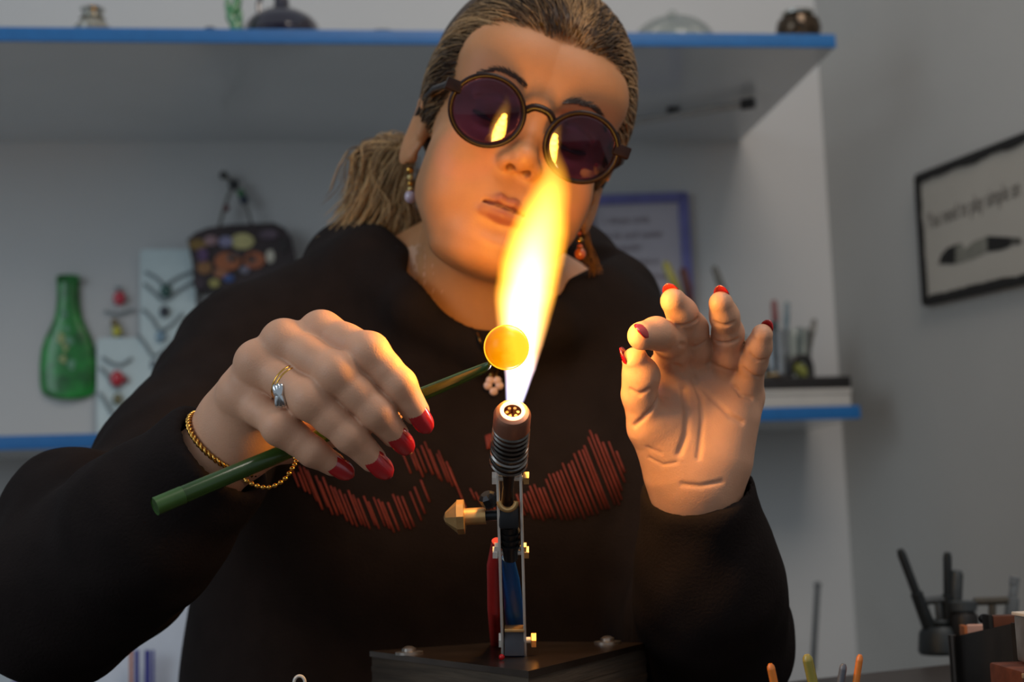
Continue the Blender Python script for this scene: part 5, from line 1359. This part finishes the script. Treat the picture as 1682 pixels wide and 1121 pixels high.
obj('lid', MB().lathe(q+ZZ*0.0405, ZZ, [(0.0125, 0), (0.0125, 0.008), (0.010, 0.009)], 20), M_dk2, t)
t = thing('pen_block', np.array([*T(1648, 1072)[:2], tz]), 'low dark block holding the T-shaped tool and the pen', 'block')
q = T(1648, 1072); obj('block_body', MB().box(np.array([q[0], q[1], tz+0.012]), (0.06, 0.04, 0.022), None, 0.002), M_dk, t)
obj('block_top', MB().box(np.array([q[0], q[1], tz+0.0245]), (0.062, 0.042, 0.002), None, 0.0006), M_dk2, t)
a, b = C(1337, 1086, 1.9), C(1342, 965, 1.9)
t = thing('thin_stick', a, 'thin grey stick leaning on the back wall right of her sleeve', 'stick')
a = C(1335, 1100, 1.95); b = C(1343, 962, 2.2)
obj('shaft', MB().tube([a, b], 0.004, 10), M_dk2, t); obj('tip', MB().ball(b, 0.0055, 12), M_dk2, t)
# white striped carrier bag behind her arm, lower left
pb = C(275, 1040, 1.62)
t = thing('paper_bag', np.array([pb[0], pb[1], 0.55]), 'white paper bag with blue and orange stripes seen under her arm', 'bag')
M_pb = mat('white_paper', (196, 200, 210), 0.7, var=0.03)
bw, bh = 0.15, C(275, 940, 1.62)[2]-0.60
yb = pb[1]
zt_ = C(340, 930, 1.62)[2]
zb0 = 0.60
vsb = []
for z_, s_ in ((zb0, 1.0), (zb0+0.25, 1.02), (zt_-0.05, 1.0), (zt_, 0.96)):
    for x_, y_ in ((-.115*s_, -.05*s_), (.095*s_, -.05*s_), (.095*s_, 0), (.095*s_, .05*s_), (-.115*s_, .05*s_), (-.115*s_, 0)):
        yy_ = y_*(1.0 if z_ < zt_-0.06 else 0.45); vsb.append((pb[0]+x_, yb+yy_, z_))
fsb = [(i*6+j, i*6+(j+1) % 6, (i+1)*6+(j+1) % 6, (i+1)*6+j) for i in range(3) for j in range(6)]+[tuple(range(6))[::-1]]
obj('paper_body', (vsb, fsb), M_pb, t, 20)
for x0_, wd_, cn, cc2 in ((237, 5, 'orange_stripe', (168, 88, 50)), (246, 7, 'blue_stripe', (52, 52, 130)), (263, 9, 'blue_stripe', (60, 58, 136)), (272, 4, 'blue_stripe', (90, 90, 150)), (20, 6, 'violet_stripe', (120, 110, 140)), (44, 8, 'tan_stripe', (150, 140, 120))):
    a = C(x0_, 1075, 1.62); hh = (C(0, 1040, 1.62)[2] if x0_ < 100 else C(x0_, 1062, 1.62)[2])
    if x0_ > 100:
        obj('printed_stripe', MB().box(np.array([a[0], yb-0.0525, (hh+0.62)/2]), (wd_/FPX*1.6, 0.001, hh-0.62)), mat(cn, cc2, 0.6), t)
pb2 = C(30, 1121, 1.62)
t2 = thing('paper_stack', np.array([pb2[0]-0.05, pb2[1], 0.6]), 'pale printed papers at the bottom left corner under her elbow', 'papers')
zt2 = C(20, 1070, 1.62)[2]
obj('sheet_pile', MB().box(np.array([pb2[0]-0.06, pb2[1]+0.05, (0.6+zt2)/2]), (0.20, 0.08, zt2-0.6), None, 0.003), mat('grey_paper', (160, 170, 176), 0.7), t2)
for x0_, cc2 in ((20, (120, 110, 150)), (44, (150, 138, 116)), (60, (140, 130, 120))):
    a = C(x0_, 1100, 1.62); obj('printed_stripe', MB().box(np.array([a[0], pb2[1]+0.009, zt2-0.05]), (0.006, 0.001, 0.07)), mat('stripe_%d' % x0_, cc2, 0.6), t2)
t3 = thing('low_stool', np.array([pb[0]-0.05, pb[1]+0.02, 0]), 'low stool under the paper bag, behind her', 'stool')
obj('seat', MB().box(np.array([pb[0]-0.09, pb[1]+0.03, 0.585]), (0.46, 0.26, 0.028), None, 0.003), M_tab, t3)
for sx_ in (-1, 1):
    for sy_ in (-1, 1): obj('leg', MB().box(np.array([pb[0]-0.09+sx_*0.2, pb[1]+0.03+sy_*0.1, 0.285]), (0.03, 0.03, 0.57), None, 0.002), M_tab, t3)
# small metal loop in front, bottom centre-left
lpp = [C(492+9*math.cos(a_), 1122+11*math.sin(a_), 0.86) for a_ in np.linspace(0, 6.28, 25)[:-1]]
t = thing('wire_loop', C(492, 1135, 0.86), 'small bright metal ring on a black handle, bottom edge, left of the torch', 'loop')
obj('ring', MB().tube(lpp, 0.0010, 8, closed=True), M_bright, t)
a = C(497, 1131, 0.86); b_ = C(525, 1230, 0.86); b_ = a+(b_-a)*((0.7545-a[2])/(b_[2]-a[2]))
obj('handle', MB().tube([a, b_], 0.004, 10), MATS['black_plastic'], t)
